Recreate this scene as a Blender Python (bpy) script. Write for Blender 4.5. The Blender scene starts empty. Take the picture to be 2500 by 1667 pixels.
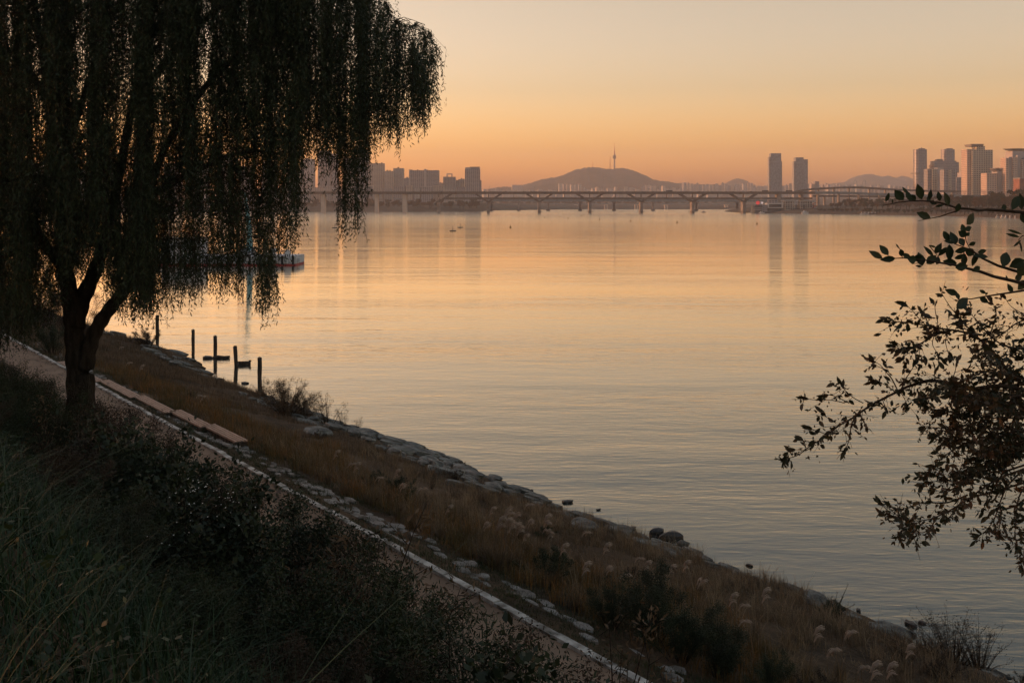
import bpy, bmesh, math, random
import numpy as np
from mathutils import Vector, Matrix
R = math.radians
S = bpy.context.scene
COL = S.collection

# ------------------------------------------------------------ camera, sky, sun, exposure
CAM_H = 12.3          # metres above the river
F = 2570.0            # focal length in photo pixels (photo 2500 px wide)
HY, CX = 502.0, 1250.0
cam_data = bpy.data.cameras.new('camera')
cam_data.sensor_width = 36.0
cam_data.lens = 36.0 * F / 2500.0
cam_data.shift_y = -(833.5 - HY) / 2500.0
cam_data.clip_start = 0.1
cam_data.clip_end = 60000
cam = bpy.data.objects.new('camera', cam_data)
COL.objects.link(cam)
cam.location = (0, 0, CAM_H)
cam.rotation_euler = (R(90), 0, 0)
S.camera = cam

SUN_AZ = R(-70)       # measured from the view axis (+Y), negative = left
SUN_EL = R(2.2)
world = bpy.data.worlds.new('World')
S.world = world
world.use_nodes = True
nt = world.node_tree
nt.nodes.clear()
sky = nt.nodes.new('ShaderNodeTexSky')
sky.sky_type = 'NISHITA'
sky.sun_disc = False
sky.sun_elevation = SUN_EL
sky.sun_rotation = SUN_AZ
sky.altitude = 20
sky.air_density = 1.3
sky.dust_density = 3.0
sky.ozone_density = 1.5
tint = nt.nodes.new('ShaderNodeMix'); tint.data_type = 'RGBA'; tint.blend_type = 'MULTIPLY'
tint.inputs['Factor'].default_value = 1.0
tint.inputs['B'].default_value = (1.0, 0.78, 0.76, 1)
bg = nt.nodes.new('ShaderNodeBackground')
bg.inputs['Strength'].default_value = 0.36
wout = nt.nodes.new('ShaderNodeOutputWorld')
nt.links.new(sky.outputs[0], tint.inputs['A'])
# elevation ramp multiplied over the sky colour, brightest at the horizon
tcw = nt.nodes.new('ShaderNodeTexCoord'); sepw = nt.nodes.new('ShaderNodeSeparateXYZ')
nt.links.new(tcw.outputs['Generated'], sepw.inputs[0])
crw = nt.nodes.new('ShaderNodeValToRGB'); ew = crw.color_ramp.elements
ew[0].position = 0.0; ew[0].color = (1.42, 1.45, 1.98, 1)
ew[1].position = 0.22; ew[1].color = (0.43, 0.41, 0.38, 1)
for ps_, c_ in ((0.45, (0.38, 0.425, 0.43, 1)), (0.05, (0.71, 0.75, 1.0, 1)), (0.11, (0.475, 0.515, 0.65, 1))):
    q_ = ew.new(ps_); q_.color = c_
nt.links.new(sepw.outputs[2], crw.inputs['Fac'])
elev_tint = nt.nodes.new('ShaderNodeMix'); elev_tint.data_type = 'RGBA'; elev_tint.blend_type = 'MULTIPLY'; elev_tint.inputs['Factor'].default_value = 1.0
nt.links.new(tint.outputs['Result'], elev_tint.inputs['A']); nt.links.new(crw.outputs['Color'], elev_tint.inputs['B'])
nt.links.new(elev_tint.outputs['Result'], bg.inputs['Color'])
nt.links.new(bg.outputs[0], wout.inputs['Surface'])

sun_data = bpy.data.lights.new('sun', 'SUN')
sun_data.energy = 0.8
sun_data.angle = R(0.5)
sun_data.color = (1.0, 0.50, 0.26)
sun = bpy.data.objects.new('sun', sun_data)
COL.objects.link(sun)
sd = Vector((math.sin(SUN_AZ) * math.cos(SUN_EL), math.cos(SUN_AZ) * math.cos(SUN_EL), math.sin(SUN_EL)))
sun.rotation_euler = sd.to_track_quat('Z', 'Y').to_euler()
sun.location = sd * 100

S.view_settings.view_transform = 'Standard'
S.view_settings.look = 'None'
S.view_settings.exposure = 2.6
S.view_settings.gamma = 1.0
S.render.engine = 'CYCLES'
S.cycles.use_denoising = True
S.cycles.max_bounces = 6
S.cycles.diffuse_bounces = 2
S.cycles.glossy_bounces = 3
S.cycles.transmission_bounces = 3
S.cycles.transparent_max_bounces = 6
S.cycles.volume_bounces = 0
S.cycles.caustics_reflective = False
S.cycles.caustics_refractive = False

# ------------------------------------------------------------ helpers
def at(px, py, Y):
    """world point seen at photo pixel (px, py) at distance Y"""
    return Vector(((px - CX) / F * Y, Y, CAM_H - (py - HY) / F * Y))

def on_z(px, py, z=0.0):
    Y = F * (CAM_H - z) / (py - HY)
    return Vector(((px - CX) / F * Y, Y, z))

def new_mesh_obj(name, me, parent=None):
    o = bpy.data.objects.new(name, me)
    COL.objects.link(o)
    if parent is not None:
        o.parent = parent
    return o

def tag(o, label=None, cat=None, group=None, kind=None):
    if label: o['label'] = label
    if cat: o['category'] = cat
    if group: o['group'] = group
    if kind: o['kind'] = kind
    return o

def thing(name, label, cat, loc=(0, 0, 0), rz=0.0, group=None):
    o = bpy.data.objects.new(name, None)
    COL.objects.link(o)
    o.empty_display_size = 0.3
    o.location = loc
    o.rotation_euler = (0, 0, rz)
    return tag(o, label, cat, group)

def copy_tree(o, parent=None):
    c = o.copy()
    COL.objects.link(c)
    c.parent = parent
    for ch in list(o.children):
        copy_tree(ch, c)
    return c

class MB:
    """collects geometry as plain lists, links it as ONE mesh object"""
    def __init__(self):
        self.v, self.f, self.mi = [], [], []
    def add(self, vs, fs, mi=0):
        b = len(self.v)
        self.v.extend([tuple(p) for p in vs])
        for f in fs:
            self.f.append(tuple(b + i for i in f)); self.mi.append(mi)
    def box(self, x0, x1, y0, y1, z0, z1, mi=0):
        self.add([(x0,y0,z0),(x1,y0,z0),(x1,y1,z0),(x0,y1,z0),(x0,y0,z1),(x1,y0,z1),(x1,y1,z1),(x0,y1,z1)],
                 [(0,3,2,1),(4,5,6,7),(0,1,5,4),(1,2,6,5),(2,3,7,6),(3,0,4,7)], mi)
    def tube(self, pts, radii, n=6, mi=0, caps=True):
        pts = [Vector(p) for p in pts]
        if not isinstance(radii, (list, tuple)): radii = [radii] * len(pts)
        rings = []
        up = Vector((0, 0, 1))
        for i, p in enumerate(pts):
            d = (pts[min(i+1, len(pts)-1)] - pts[max(i-1, 0)]).normalized()
            a = d.cross(up)
            if a.length < 0.05: a = d.cross(Vector((1, 0, 0)))
            a.normalize(); b = d.cross(a).normalized()
            rings.append([p + (a * math.cos(2*math.pi*k/n) + b * math.sin(2*math.pi*k/n)) * radii[i] for k in range(n)])
        vs = [q for r in rings for q in r]
        fs = []
        for i in range(len(pts)-1):
            for k in range(n):
                fs.append((i*n+k, i*n+(k+1) % n, (i+1)*n+(k+1) % n, (i+1)*n+k))
        if caps:
            fs.append(tuple(range(n-1, -1, -1)))
            fs.append(tuple((len(pts)-1)*n + k for k in range(n)))
        self.add(vs, fs, mi)
    def prism(self, poly, z0, z1, mi=0, top_scale=1.0):
        n = len(poly)
        cx = sum(p[0] for p in poly)/n; cy = sum(p[1] for p in poly)/n
        vs = [(p[0], p[1], z0) for p in poly] + [(cx+(p[0]-cx)*top_scale, cy+(p[1]-cy)*top_scale, z1) for p in poly]
        fs = [(i, (i+1) % n, n+(i+1) % n, n+i) for i in range(n)]
        fs.append(tuple(range(n-1, -1, -1))); fs.append(tuple(range(n, 2*n)))
        self.add(vs, fs, mi)
    def cone(self, x, y, z0, z1, r0, r1, n=16, mi=0):
        self.tube([(x, y, z0), (x, y, z1)], [r0, r1], n, mi)
    def build(self, name, mats, parent=None, smooth=False):
        me = bpy.data.meshes.new(name)
        me.from_pydata(self.v, [], self.f)
        if not isinstance(mats, (list, tuple)): mats = [mats]
        for m in mats: me.materials.append(m)
        if len(mats) > 1:
            me.polygons.foreach_set('material_index', self.mi)
        if smooth:
            me.polygons.foreach_set('use_smooth', [True]*len(self.f))
        me.update()
        return new_mesh_obj(name, me, parent)

def np_mesh(name, V, Fq, mats, parent=None, mi=None, smooth=False):
    """V (n,3), Fq (m,k) arrays -> one object, fast"""
    me = bpy.data.meshes.new(name)
    V = np.asarray(V, dtype=np.float32); Fq = np.asarray(Fq, dtype=np.int32)
    me.vertices.add(len(V)); me.vertices.foreach_set('co', V.ravel())
    k = Fq.shape[1]
    me.loops.add(Fq.size); me.loops.foreach_set('vertex_index', Fq.ravel())
    me.polygons.add(len(Fq))
    me.polygons.foreach_set('loop_start', np.arange(len(Fq), dtype=np.int32) * k)
    if not isinstance(mats, (list, tuple)): mats = [mats]
    for m in mats: me.materials.append(m)
    if mi is not None: me.polygons.foreach_set('material_index', np.asarray(mi, dtype=np.int32))
    if smooth: me.polygons.foreach_set('use_smooth', np.ones(len(Fq), dtype=bool))
    me.update(calc_edges=True)
    return new_mesh_obj(name, me, parent)

# ------------------------------------------------------------ materials
def mat_new(name):
    m = bpy.data.materials.new(name); m.use_nodes = True
    n = m.node_tree
    b = n.nodes.get('Principled BSDF')
    return m, n, b

def mat(name, col, rough=0.8, metal=0.0, var=0.25, scale=3.0, spec=0.3, bump=0.0, bscale=None, col2=None, coord='Object', stretch=None):
    m, n, b = mat_new(name)
    b.inputs['Roughness'].default_value = rough
    b.inputs['Metallic'].default_value = metal
    b.inputs['Specular IOR Level'].default_value = spec
    tc = n.nodes.new('ShaderNodeTexCoord')
    src = tc.outputs[coord]
    if stretch:
        mp = n.nodes.new('ShaderNodeMapping'); mp.inputs['Scale'].default_value = stretch
        n.links.new(src, mp.inputs['Vector']); src = mp.outputs['Vector']
    nz = n.nodes.new('ShaderNodeTexNoise'); nz.inputs['Scale'].default_value = scale
    nz.inputs['Detail'].default_value = 5
    n.links.new(src, nz.inputs['Vector'])
    cr = n.nodes.new('ShaderNodeValToRGB')
    c2 = col2 if col2 else tuple(min(1, c*(1+var)) for c in col)
    c1 = tuple(c*(1-var) for c in col) if not col2 else col
    cr.color_ramp.elements[0].position = 0.35; cr.color_ramp.elements[1].position = 0.65
    cr.color_ramp.elements[0].color = (*c1, 1); cr.color_ramp.elements[1].color = (*c2, 1)
    n.links.new(nz.outputs['Fac'], cr.inputs['Fac'])
    n.links.new(cr.outputs['Color'], b.inputs['Base Color'])
    if bump:
        nb = n.nodes.new('ShaderNodeTexNoise'); nb.inputs['Scale'].default_value = bscale or scale*3
        nb.inputs['Detail'].default_value = 4
        n.links.new(src, nb.inputs['Vector'])
        bp = n.nodes.new('ShaderNodeBump'); bp.inputs['Strength'].default_value = bump
        bp.inputs['Distance'].default_value = 0.1
        n.links.new(nb.outputs['Fac'], bp.inputs['Height']); n.links.new(bp.outputs['Normal'], b.inputs['Normal'])
    return m
# ------------------------------------------------------------ water
def make_water():
    m, n, b = mat_new('river_water')
    tc = n.nodes.new('ShaderNodeTexCoord')
    prev = None
    # calmer water away from the near shore, in uneven patches
    sp = n.nodes.new('ShaderNodeSeparateXYZ'); n.links.new(tc.outputs['Object'], sp.inputs[0])
    mr = n.nodes.new('ShaderNodeMapRange'); mr.interpolation_type = 'SMOOTHSTEP'
    mr.inputs['From Min'].default_value = 20; mr.inputs['From Max'].default_value = 180
    mr.inputs['To Min'].default_value = 0.85; mr.inputs['To Max'].default_value = 0.42
    n.links.new(sp.outputs[1], mr.inputs['Value'])
    pn = n.nodes.new('ShaderNodeTexNoise'); pn.inputs['Scale'].default_value = 0.03; pn.inputs['Detail'].default_value = 2
    pm_ = n.nodes.new('ShaderNodeMapping'); pm_.inputs['Scale'].default_value = (0.3, 1, 1); pm_.inputs['Rotation'].default_value = (0, 0, R(12))
    n.links.new(tc.outputs['Object'], pm_.inputs['Vector']); n.links.new(pm_.outputs['Vector'], pn.inputs['Vector'])
    pr = n.nodes.new('ShaderNodeMapRange'); pr.inputs['From Min'].default_value = 0.35; pr.inputs['From Max'].default_value = 0.65
    pr.inputs['To Min'].default_value = 0.42; pr.inputs['To Max'].default_value = 1.25
    n.links.new(pn.outputs['Fac'], pr.inputs['Value'])
    ml = n.nodes.new('ShaderNodeMath'); ml.operation = 'MULTIPLY'
    n.links.new(mr.outputs['Result'], ml.inputs[0]); n.links.new(pr.outputs['Result'], ml.inputs[1])
    # (size scale, stretch, rotation, distance) : swell, chop and fine ripples
    for (sc, sx, rot, dist, det) in ((0.05, 0.22, 6, 0.30, 2.0), (0.16, 0.30, 14, 0.15, 2.0), (0.7, 0.30, 20, 0.058, 3.0), (2.6, 0.32, 10, 0.034, 3.0)):
        mp = n.nodes.new('ShaderNodeMapping'); mp.inputs['Scale'].default_value = (sx, 1, 1)
        mp.inputs['Rotation'].default_value = (0, 0, R(rot))
        n.links.new(tc.outputs['Object'], mp.inputs['Vector'])
        nz = n.nodes.new('ShaderNodeTexNoise'); nz.inputs['Scale'].default_value = sc
        nz.inputs['Detail'].default_value = det; nz.inputs['Distortion'].default_value = 0.4
        n.links.new(mp.outputs['Vector'], nz.inputs['Vector'])
        bp = n.nodes.new('ShaderNodeBump'); n.links.new(ml.outputs[0], bp.inputs['Strength'])
        bp.inputs['Distance'].default_value = dist
        n.links.new(nz.outputs['Fac'], bp.inputs['Height'])
        if prev is not None: n.links.new(prev.outputs['Normal'], bp.inputs['Normal'])
        prev = bp
    # dark silty body under a Fresnel skin of sky reflection
    n.nodes.remove(b)
    out = n.nodes['Material Output']
    df = n.nodes.new('ShaderNodeBsdfDiffuse'); df.inputs['Color'].default_value = (0.022, 0.028, 0.024, 1)
    gl = n.nodes.new('ShaderNodeBsdfGlossy'); gl.inputs['Roughness'].default_value = 0.05; gl.inputs['Color'].default_value = (1, 0.965, 0.90, 1)
    fr = n.nodes.new('ShaderNodeFresnel'); fr.inputs['IOR'].default_value = 1.333
    pw = n.nodes.new('ShaderNodeMath'); pw.operation = 'POWER'; pw.inputs[1].default_value = 0.95
    gn = n.nodes.new('ShaderNodeMath'); gn.operation = 'MULTIPLY'; gn.use_clamp = True; gn.inputs[1].default_value = 1.52
    mxs = n.nodes.new('ShaderNodeMixShader')
    rg = n.nodes.new('ShaderNodeMapRange'); rg.inputs['From Min'].default_value = 60; rg.inputs['From Max'].default_value = 900
    rg.inputs['To Min'].default_value = 0.05; rg.inputs['To Max'].default_value = 0.13
    n.links.new(sp.outputs[1], rg.inputs['Value']); n.links.new(rg.outputs['Result'], gl.inputs['Roughness'])
    for q in (df, gl, fr): n.links.new(prev.outputs['Normal'], q.inputs['Normal'])
    n.links.new(fr.outputs[0], pw.inputs[0]); n.links.new(pw.outputs[0], gn.inputs[0]); n.links.new(gn.outputs[0], mxs.inputs[0])
    n.links.new(df.outputs[0], mxs.inputs[1]); n.links.new(gl.outputs[0], mxs.inputs[2]); n.links.new(mxs.outputs[0], out.inputs['Surface'])
    mb = MB()
    mb.add([(-5000, -200, 0), (5000, -200, 0), (5000, 9000, 0), (-5000, 9000, 0)], [(0, 1, 2, 3)])
    tag(mb.build('water', m), kind='structure')
make_water()
# ------------------------------------------------------------ near bank: s across the shore (towards the river), t along it
NV = Vector((0.816, 0.578)); UV = Vector((-0.578, 0.816))
def st(s, t, z=0.0):
    return Vector((s*NV.x + t*UV.x, s*NV.y + t*UV.y, z))
PROF = [(-3000, 70), (-600, 55), (-250, 36), (-30, 11.6), (-3, 10.7), (0.4, 10.35), (1.5, 9.7), (3, 8.3), (5, 6.0), (6.5, 4.6),  # rising land left of view is added to block the low sun
        (7.4, 4.05), (12.3, 4.0), (13.0, 3.9), (15, 3.45), (18, 2.65), (20, 2.1), (22.5, 1.5), (24.2, 1.0), (26.2, 0.1), (27.5, -0.6), (34, -2.6),
        (60, -4), (200, -4.5), (9000, -4.5)]
PS = np.array([p[0] for p in PROF], float); PZ = np.array([p[1] for p in PROF], float)
def wob(s, t):
    s = np.asarray(s, float); t = np.asarray(t, float)
    w = (np.sin(t*0.31+1.0)*0.5 + np.sin(t*0.83+s*0.4)*0.3 + np.sin(t*1.9+s*1.3)*0.2)
    return w
def gz(s, t):
    s = np.asarray(s, float); t = np.asarray(t, float)
    edge = np.clip((s-15)/6, 0, 1)*np.clip((60-s)/30, 0, 1)
    # the low stone point beyond the old piles
    bulge = 1.3*np.exp(-((t-86)/9.0)**2) - 0.8*np.exp(-((t-66)/8.0)**2)
    s2 = s - edge*(wob(s, t)*0.55 + bulge)
    z = np.interp(s2, PS, PZ)
    rough = np.where((s > 12.9) & (s < 30), 0.07, 0.0) + np.where((s < 7) & (s > -5), 0.10, 0.0)
    return z + rough*(np.sin(s*3.1+t*1.7)+np.sin(s*1.3-t*2.9))*0.5

def ground_mesh():
    s = np.concatenate([[-3000,-1500,-600,-250,-100,-50,-30,-15,-8,-5], np.arange(-3, 7.4, 0.5), [7.4, 9, 10.6, 12.3], np.arange(12.6, 34, 0.3),
                        [36,40,50,60,100,200,500,1200,2200,3200,4200,5200,6500]])
    t = np.concatenate([[-3000,-1000,-400,-200,-100,-50,-25], np.arange(-15, 110, 0.6), np.arange(112, 200, 3), [220,260,320,400,600,1000,2000,3000,4500,6000,7500,9500]])
    Sg, Tg = np.meshgrid(s, t, indexing='ij')
    Z = gz(Sg, Tg)
    X = Sg*NV.x + Tg*UV.x; Yy = Sg*NV.y + Tg*UV.y
    V = np.stack([X, Yy, Z], -1).reshape(-1, 3)
    ns, ntt = len(s), len(t)
    i, j = np.meshgrid(np.arange(ns-1), np.arange(ntt-1), indexing='ij')
    a = (i*ntt + j).ravel()
    Fq = np.stack([a, a+ntt, a+ntt+1, a+1], -1)
    keep = np.ones(len(Fq), bool)
    cx = V[Fq].mean(1)
    keep &= (np.abs(cx[:, 0]) < 5000) & (cx[:, 1] > -270) & (cx[:, 1] < 8900)
    return V, Fq[keep]
gm, n, b = mat_new('bank_earth')
b.inputs['Roughness'].default_value = 0.95; b.inputs['Specular IOR Level'].default_value = 0.1
tc = n.nodes.new('ShaderNodeTexCoord')
n1 = n.nodes.new('ShaderNodeTexNoise'); n1.inputs['Scale'].default_value = 0.35; n1.inputs['Detail'].default_value = 8; n1.inputs['Roughness'].default_value = 0.65
n.links.new(tc.outputs['Object'], n1.inputs['Vector'])
cr = n.nodes.new('ShaderNodeValToRGB'); e = cr.color_ramp.elements
e[0].position = 0.34; e[0].color = (0.030, 0.022, 0.014, 1); e[1].position = 0.68; e[1].color = (0.11, 0.075, 0.045, 1)
e2 = e.new(0.52); e2.color = (0.07, 0.046, 0.027, 1)
n.links.new(n1.outputs['Fac'], cr.inputs['Fac']); n.links.new(cr.outputs['Color'], b.inputs['Base Color'])
n2 = n.nodes.new('ShaderNodeTexNoise'); n2.inputs['Scale'].default_value = 4; n2.inputs['Detail'].default_value = 8
n.links.new(tc.outputs['Object'], n2.inputs['Vector'])
bp = n.nodes.new('ShaderNodeBump'); bp.inputs['Strength'].default_value = 0.9; bp.inputs['Distance'].default_value = 0.2
n.links.new(n2.outputs['Fac'], bp.inputs['Height']); n.links.new(bp.outputs['Normal'], b.inputs['Normal'])
M_EARTH = gm
def wet_edge(m, z0=0.02, z1=0.38):
    """soaked dark band just above the waterline"""
    n = m.node_tree; b = n.nodes['Principled BSDF']; src = b.inputs['Base Color'].links[0].from_socket
    g = n.nodes.new('ShaderNodeNewGeometry'); sp = n.nodes.new('ShaderNodeSeparateXYZ'); n.links.new(g.outputs['Position'], sp.inputs[0])
    nz = n.nodes.new('ShaderNodeTexNoise'); nz.inputs['Scale'].default_value = 1.2; n.links.new(g.outputs['Position'], nz.inputs['Vector'])
    ad = n.nodes.new('ShaderNodeMath'); ad.operation = 'MULTIPLY_ADD'; ad.inputs[1].default_value = -0.35; n.links.new(nz.outputs['Fac'], ad.inputs[0]); n.links.new(sp.outputs[2], ad.inputs[2])
    mr = n.nodes.new('ShaderNodeMapRange'); mr.inputs['From Min'].default_value = z0-.17; mr.inputs['From Max'].default_value = z1-.17; mr.inputs['To Min'].default_value = 0.25
    n.links.new(ad.outputs[0], mr.inputs['Value'])
    mx = n.nodes.new('ShaderNodeMix'); mx.data_type = 'RGBA'; mx.blend_type = 'MULTIPLY'; mx.inputs['Factor'].default_value = 1
    n.links.new(src, mx.inputs['A']); n.links.new(mr.outputs['Result'], mx.inputs['B']); n.links.new(mx.outputs['Result'], b.inputs['Base Color'])
wet_edge(gm)
V_, F_ = ground_mesh()
tag(np_mesh('ground', V_, F_, gm, smooth=True), kind='structure')

# path, kerb, stone strip
M_PATH = mat('path_asphalt', (0.14, 0.094, 0.062), 0.85, var=0.2, scale=0.7, bump=0.25, bscale=60, col2=(0.22, 0.15, 0.10), spec=0.15)
def path_wear():
    n = M_PATH.node_tree; b = n.nodes['Principled BSDF']; src = b.inputs['Base Color'].links[0].from_socket
    tc = n.nodes.new('ShaderNodeTexCoord')
    vo = n.nodes.new('ShaderNodeTexVoronoi'); vo.feature = 'DISTANCE_TO_EDGE'; vo.inputs['Scale'].default_value = 0.35
    nz = n.nodes.new('ShaderNodeTexNoise'); nz.inputs['Scale'].default_value = 1.5; nz.inputs['Detail'].default_value = 6
    va = n.nodes.new('ShaderNodeMix'); va.data_type = 'VECTOR'; va.inputs['Factor'].default_value = 0.25
    n.links.new(tc.outputs['Object'], nz.inputs['Vector']); n.links.new(tc.outputs['Object'], va.inputs['A']); n.links.new(nz.outputs['Color'], va.inputs['B'])
    n.links.new(va.outputs['Result'], vo.inputs['Vector'])
    mr = n.nodes.new('ShaderNodeMapRange'); mr.inputs['From Max'].default_value = 0.012; mr.inputs['To Min'].default_value = 0.35
    n.links.new(vo.outputs['Distance'], mr.inputs['Value'])
    gr = n.nodes.new('ShaderNodeTexNoise'); gr.inputs['Scale'].default_value = 45; gr.inputs['Detail'].default_value = 3
    n.links.new(tc.outputs['Object'], gr.inputs['Vector'])
    m2 = n.nodes.new('ShaderNodeMapRange'); m2.inputs['From Min'].default_value = .3; m2.inputs['From Max'].default_value = .7; m2.inputs['To Min'].default_value = 0.85; m2.inputs['To Max'].default_value = 1.1
    n.links.new(gr.outputs['Fac'], m2.inputs['Value'])
    mu = n.nodes.new('ShaderNodeMath'); mu.operation = 'MULTIPLY'; n.links.new(mr.outputs['Result'], mu.inputs[0]); n.links.new(m2.outputs['Result'], mu.inputs[1])
    mx = n.nodes.new('ShaderNodeMix'); mx.data_type = 'RGBA'; mx.blend_type = 'MULTIPLY'; mx.inputs['Factor'].default_value = 1
    n.links.new(src, mx.inputs['A']); n.links.new(mu.outputs[0], mx.inputs['B']); n.links.new(mx.outputs['Result'], b.inputs['Base Color'])
path_wear()
M_KERB = mat('kerb_concrete', (0.09, 0.08, 0.065), 0.8, var=0.3, scale=2.5, bump=0.2, spec=0.2, col2=(0.46, 0.44, 0.39))
M_FLAG = mat('flag_stone', (0.07, 0.062, 0.05), 0.9, scale=2.2, bump=0.7, spec=0.15, col2=(0.24, 0.225, 0.20))
def strip(name, s0, s1, t0, t1, dz, m, step=0.8):
    ts = np.arange(t0, t1+step, step); v = []
    for t in ts:
        v += [st(s0, t, float(gz(s0, t))+dz), st(s1, t, float(gz(s1, t))+dz)]
    f = [(2*i, 2*i+1, 2*i+3, 2*i+2) for i in range(len(ts)-1)]
    mb = MB(); mb.add(v, f); return mb.build(name, m)
tag(strip('path', 7.5, 12.28, -40, 400, 0.02, M_PATH, 2), kind='structure')
def kerb():
    rnd = random.Random(3); mb = MB(); t = -30.0
    while t < 180:
        L = 1.0 if t < 90 else 5.0
        h = rnd.uniform(0.05, 0.09); ds = rnd.uniform(-0.01, 0.01)
        p = [st(12.28+ds, t+0.01, 0), st(12.46+ds, t+0.01, 0), st(12.46+ds, t+L-0.01, 0), st(12.28+ds, t+L-0.01, 0)]
        z0 = 3.9
        mb.add([(q.x, q.y, z0) for q in p] + [(q.x, q.y, 4.02+h) for q in p], [(0,3,2,1),(4,5,6,7),(0,1,5,4),(1,2,6,5),(2,3,7,6),(3,0,4,7)])
        t += L
    return mb.build('kerb', M_KERB)
tag(kerb(), kind='structure')
def flag_strip():
    rnd = random.Random(8); mb = MB(); t = 2.0
    while t < 100:
        s = 12.95
        L = rnd.uniform(0.3, 0.75)
        while s < 13.7:
            W = rnd.uniform(0.16, 0.34)
            if rnd.random() < (0.42 if t < 24 else 0.75 if t < 60 else 0.4):
                poly = []
                for k in range(7):
                    a = 2*math.pi*k/7 + rnd.uniform(-.3, .3)
                    q = st(s+W/2+math.cos(a)*W*0.55, t+L/2+math.sin(a)*L*0.52)
                    poly.append((q.x, q.y))
                z = float(gz(s+W/2, t+L/2))
                mb.prism(poly, z-0.05, z+rnd.uniform(0.0, 0.05), 0, 0.93)
            s += W
        t += L*0.95
    return mb.build('stone_edging', M_FLAG)
tag(flag_strip(), kind='structure')

# ------------------------------------------------------------ far banks
M_FAR = mat('far_bank_ground', (0.05, 0.042, 0.03), 0.95, scale=0.02, spec=0.05, col2=(0.10, 0.08, 0.055))
def land(name, outline, inner_scale=None, rows=((0, -1.0), (6, 1.5), (40, 6), (120, 10), (400, 12)), direction=(0, 1)):
    """outline = waterline polyline [(x, y)], the land rises away from it along direction"""
    mb = MB(); n_ = len(outline)
    rnd = random.Random(len(outline)*7)
    vs = []
    for (d, z) in rows:
        for (x, y) in outline:
            vs.append((x+direction[0]*d, y+direction[1]*d, z + (rnd.uniform(-.6, .6) if z > 2 else 0)))
    fs = []
    for r in range(len(rows)-1):
        for i in range(n_-1):
            fs.append((r*n_+i, r*n_+i+1, (r+1)*n_+i+1, (r+1)*n_+i))
    mb.add(vs, fs)
    return tag(mb.build(name, M_FAR, smooth=True), kind='structure')
def wl(px, py):
    p = on_z(px, py); return (p.x, p.y)
# left bank: its waterline seen left of the middle
LB = [(-2600, 1700), (-1500, 1850)] + [wl(px, py) for px, py in ((350, 517.5), (700, 517.8), (900, 517.8), (1060, 517.6), (1170, 517.2), (1180, 514.5), (1240, 513.6), (1330, 512.2), (1420, 511.4))]
LB = [(LB[i][0], LB[i][1]) for i in range(len(LB))]
land('left_bank', LB, rows=((0, -2), (8, 1.5), (60, 8), (140, 14), (420, 18), (900, 20)))
land('far_bank', [(-900, 3700), (-200, 3600), (0, 3560), (400, 3500), (900, 3380), (1500, 3300), (2500, 3200)], rows=((0, -2), (10, 3), (60, 12), (200, 20), (900, 40), (1800, 60), (2600, 66)))
RB = [wl(px, py) for px, py in ((1800, 519.6), (1860, 520.5), (1930, 521.5), (2020, 523), (2120, 524), (2230, 526), (2330, 528), (2420, 530.5), (2520, 534.5), (2700, 545), (3100, 580))]
RB = [(680, 3350), (560, 2700), (430, 2150)] + RB
land('right_bank', RB, rows=((0, -2), (6, 1.6), (40, 6), (110, 12), (260, 14), (900, 16)), direction=(0.93, 0.37))

# ------------------------------------------------------------ hills
M_HILL = mat('hill_woods', (0.035, 0.035, 0.022), 0.95, scale=0.012, spec=0.05, col2=(0.075, 0.06, 0.04))
def hill(name, pts, Y, W, seed, rough=6.0):
    rnd = random.Random(seed)
    xs = np.linspace(pts[0][0], pts[-1][0], 150)
    ys = np.interp(xs, [p[0] for p in pts], [p[1] for p in pts])
    rows = np.linspace(-1, 1, 15)
    V = []; k = 0
    for r in rows:
        for x, y in zip(xs, ys):
            h = max(0.0, (HY+6-y)/F*Y)
            prof = math.cos(r*math.pi/2)**0.8 if abs(r) < 1 else 0
            z = 12.3 - 6/F*Y*0 + (h-6/F*Y)*prof + rough*rnd.uniform(-.5, .5)*(prof > .05)*min(1, h/60)
            V.append(((x-CX)/F*Y*(1+r*W/Y*0.15) + math.sin(r*3+x*0.03)*W*0.05*(1-prof), Y+r*W, z*1.0 if prof > 0.02 else 0))
    nx = len(xs); Fq = [(i*nx+j, i*nx+j+1, (i+1)*nx+j+1, (i+1)*nx+j) for i in range(len(rows)-1) for j in range(nx-1)]
    return tag(np_mesh(name, V, Fq, M_HILL, smooth=True), kind='structure')
hill('hill', [(1090, 480), (1180, 468), (1277, 452), (1300, 446), (1322, 438), (1362, 432), (1385, 423), (1408, 414), (1428, 409.5), (1454, 409), (1465, 411),
              (1488, 414), (1500, 412), (1516, 411), (1530, 412.5), (1550, 421), (1567, 427), (1587, 438), (1607, 441.5), (1625, 444), (1665, 450), (1750, 452), (1850, 462)], 6200, 800, 1)
hill('hill', [(1700, 470), (1772, 448), (1788, 440), (1798, 436), (1806, 437.5), (1818, 441), (1830, 450), (1850, 458), (1880, 470)], 7500, 500, 2)
hill('hill', [(1840, 470), (1900, 462), (1950, 457), (2000, 453), (2034, 448), (2068, 444.5), (2086, 432), (2104, 427), (2123, 425), (2135, 429), (2150, 431.5), (2166, 429.5), (2187, 435.5),
              (2202, 430), (2215, 435), (2233, 444), (2300, 452), (2420, 462), (2600, 470)], 8300, 600, 3, 6)
hill('hill', [(600, 480), (900, 470), (1170, 466), (1215, 458), (1240, 456), (1290, 470), (1400, 480)], 5700, 300, 4)
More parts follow.
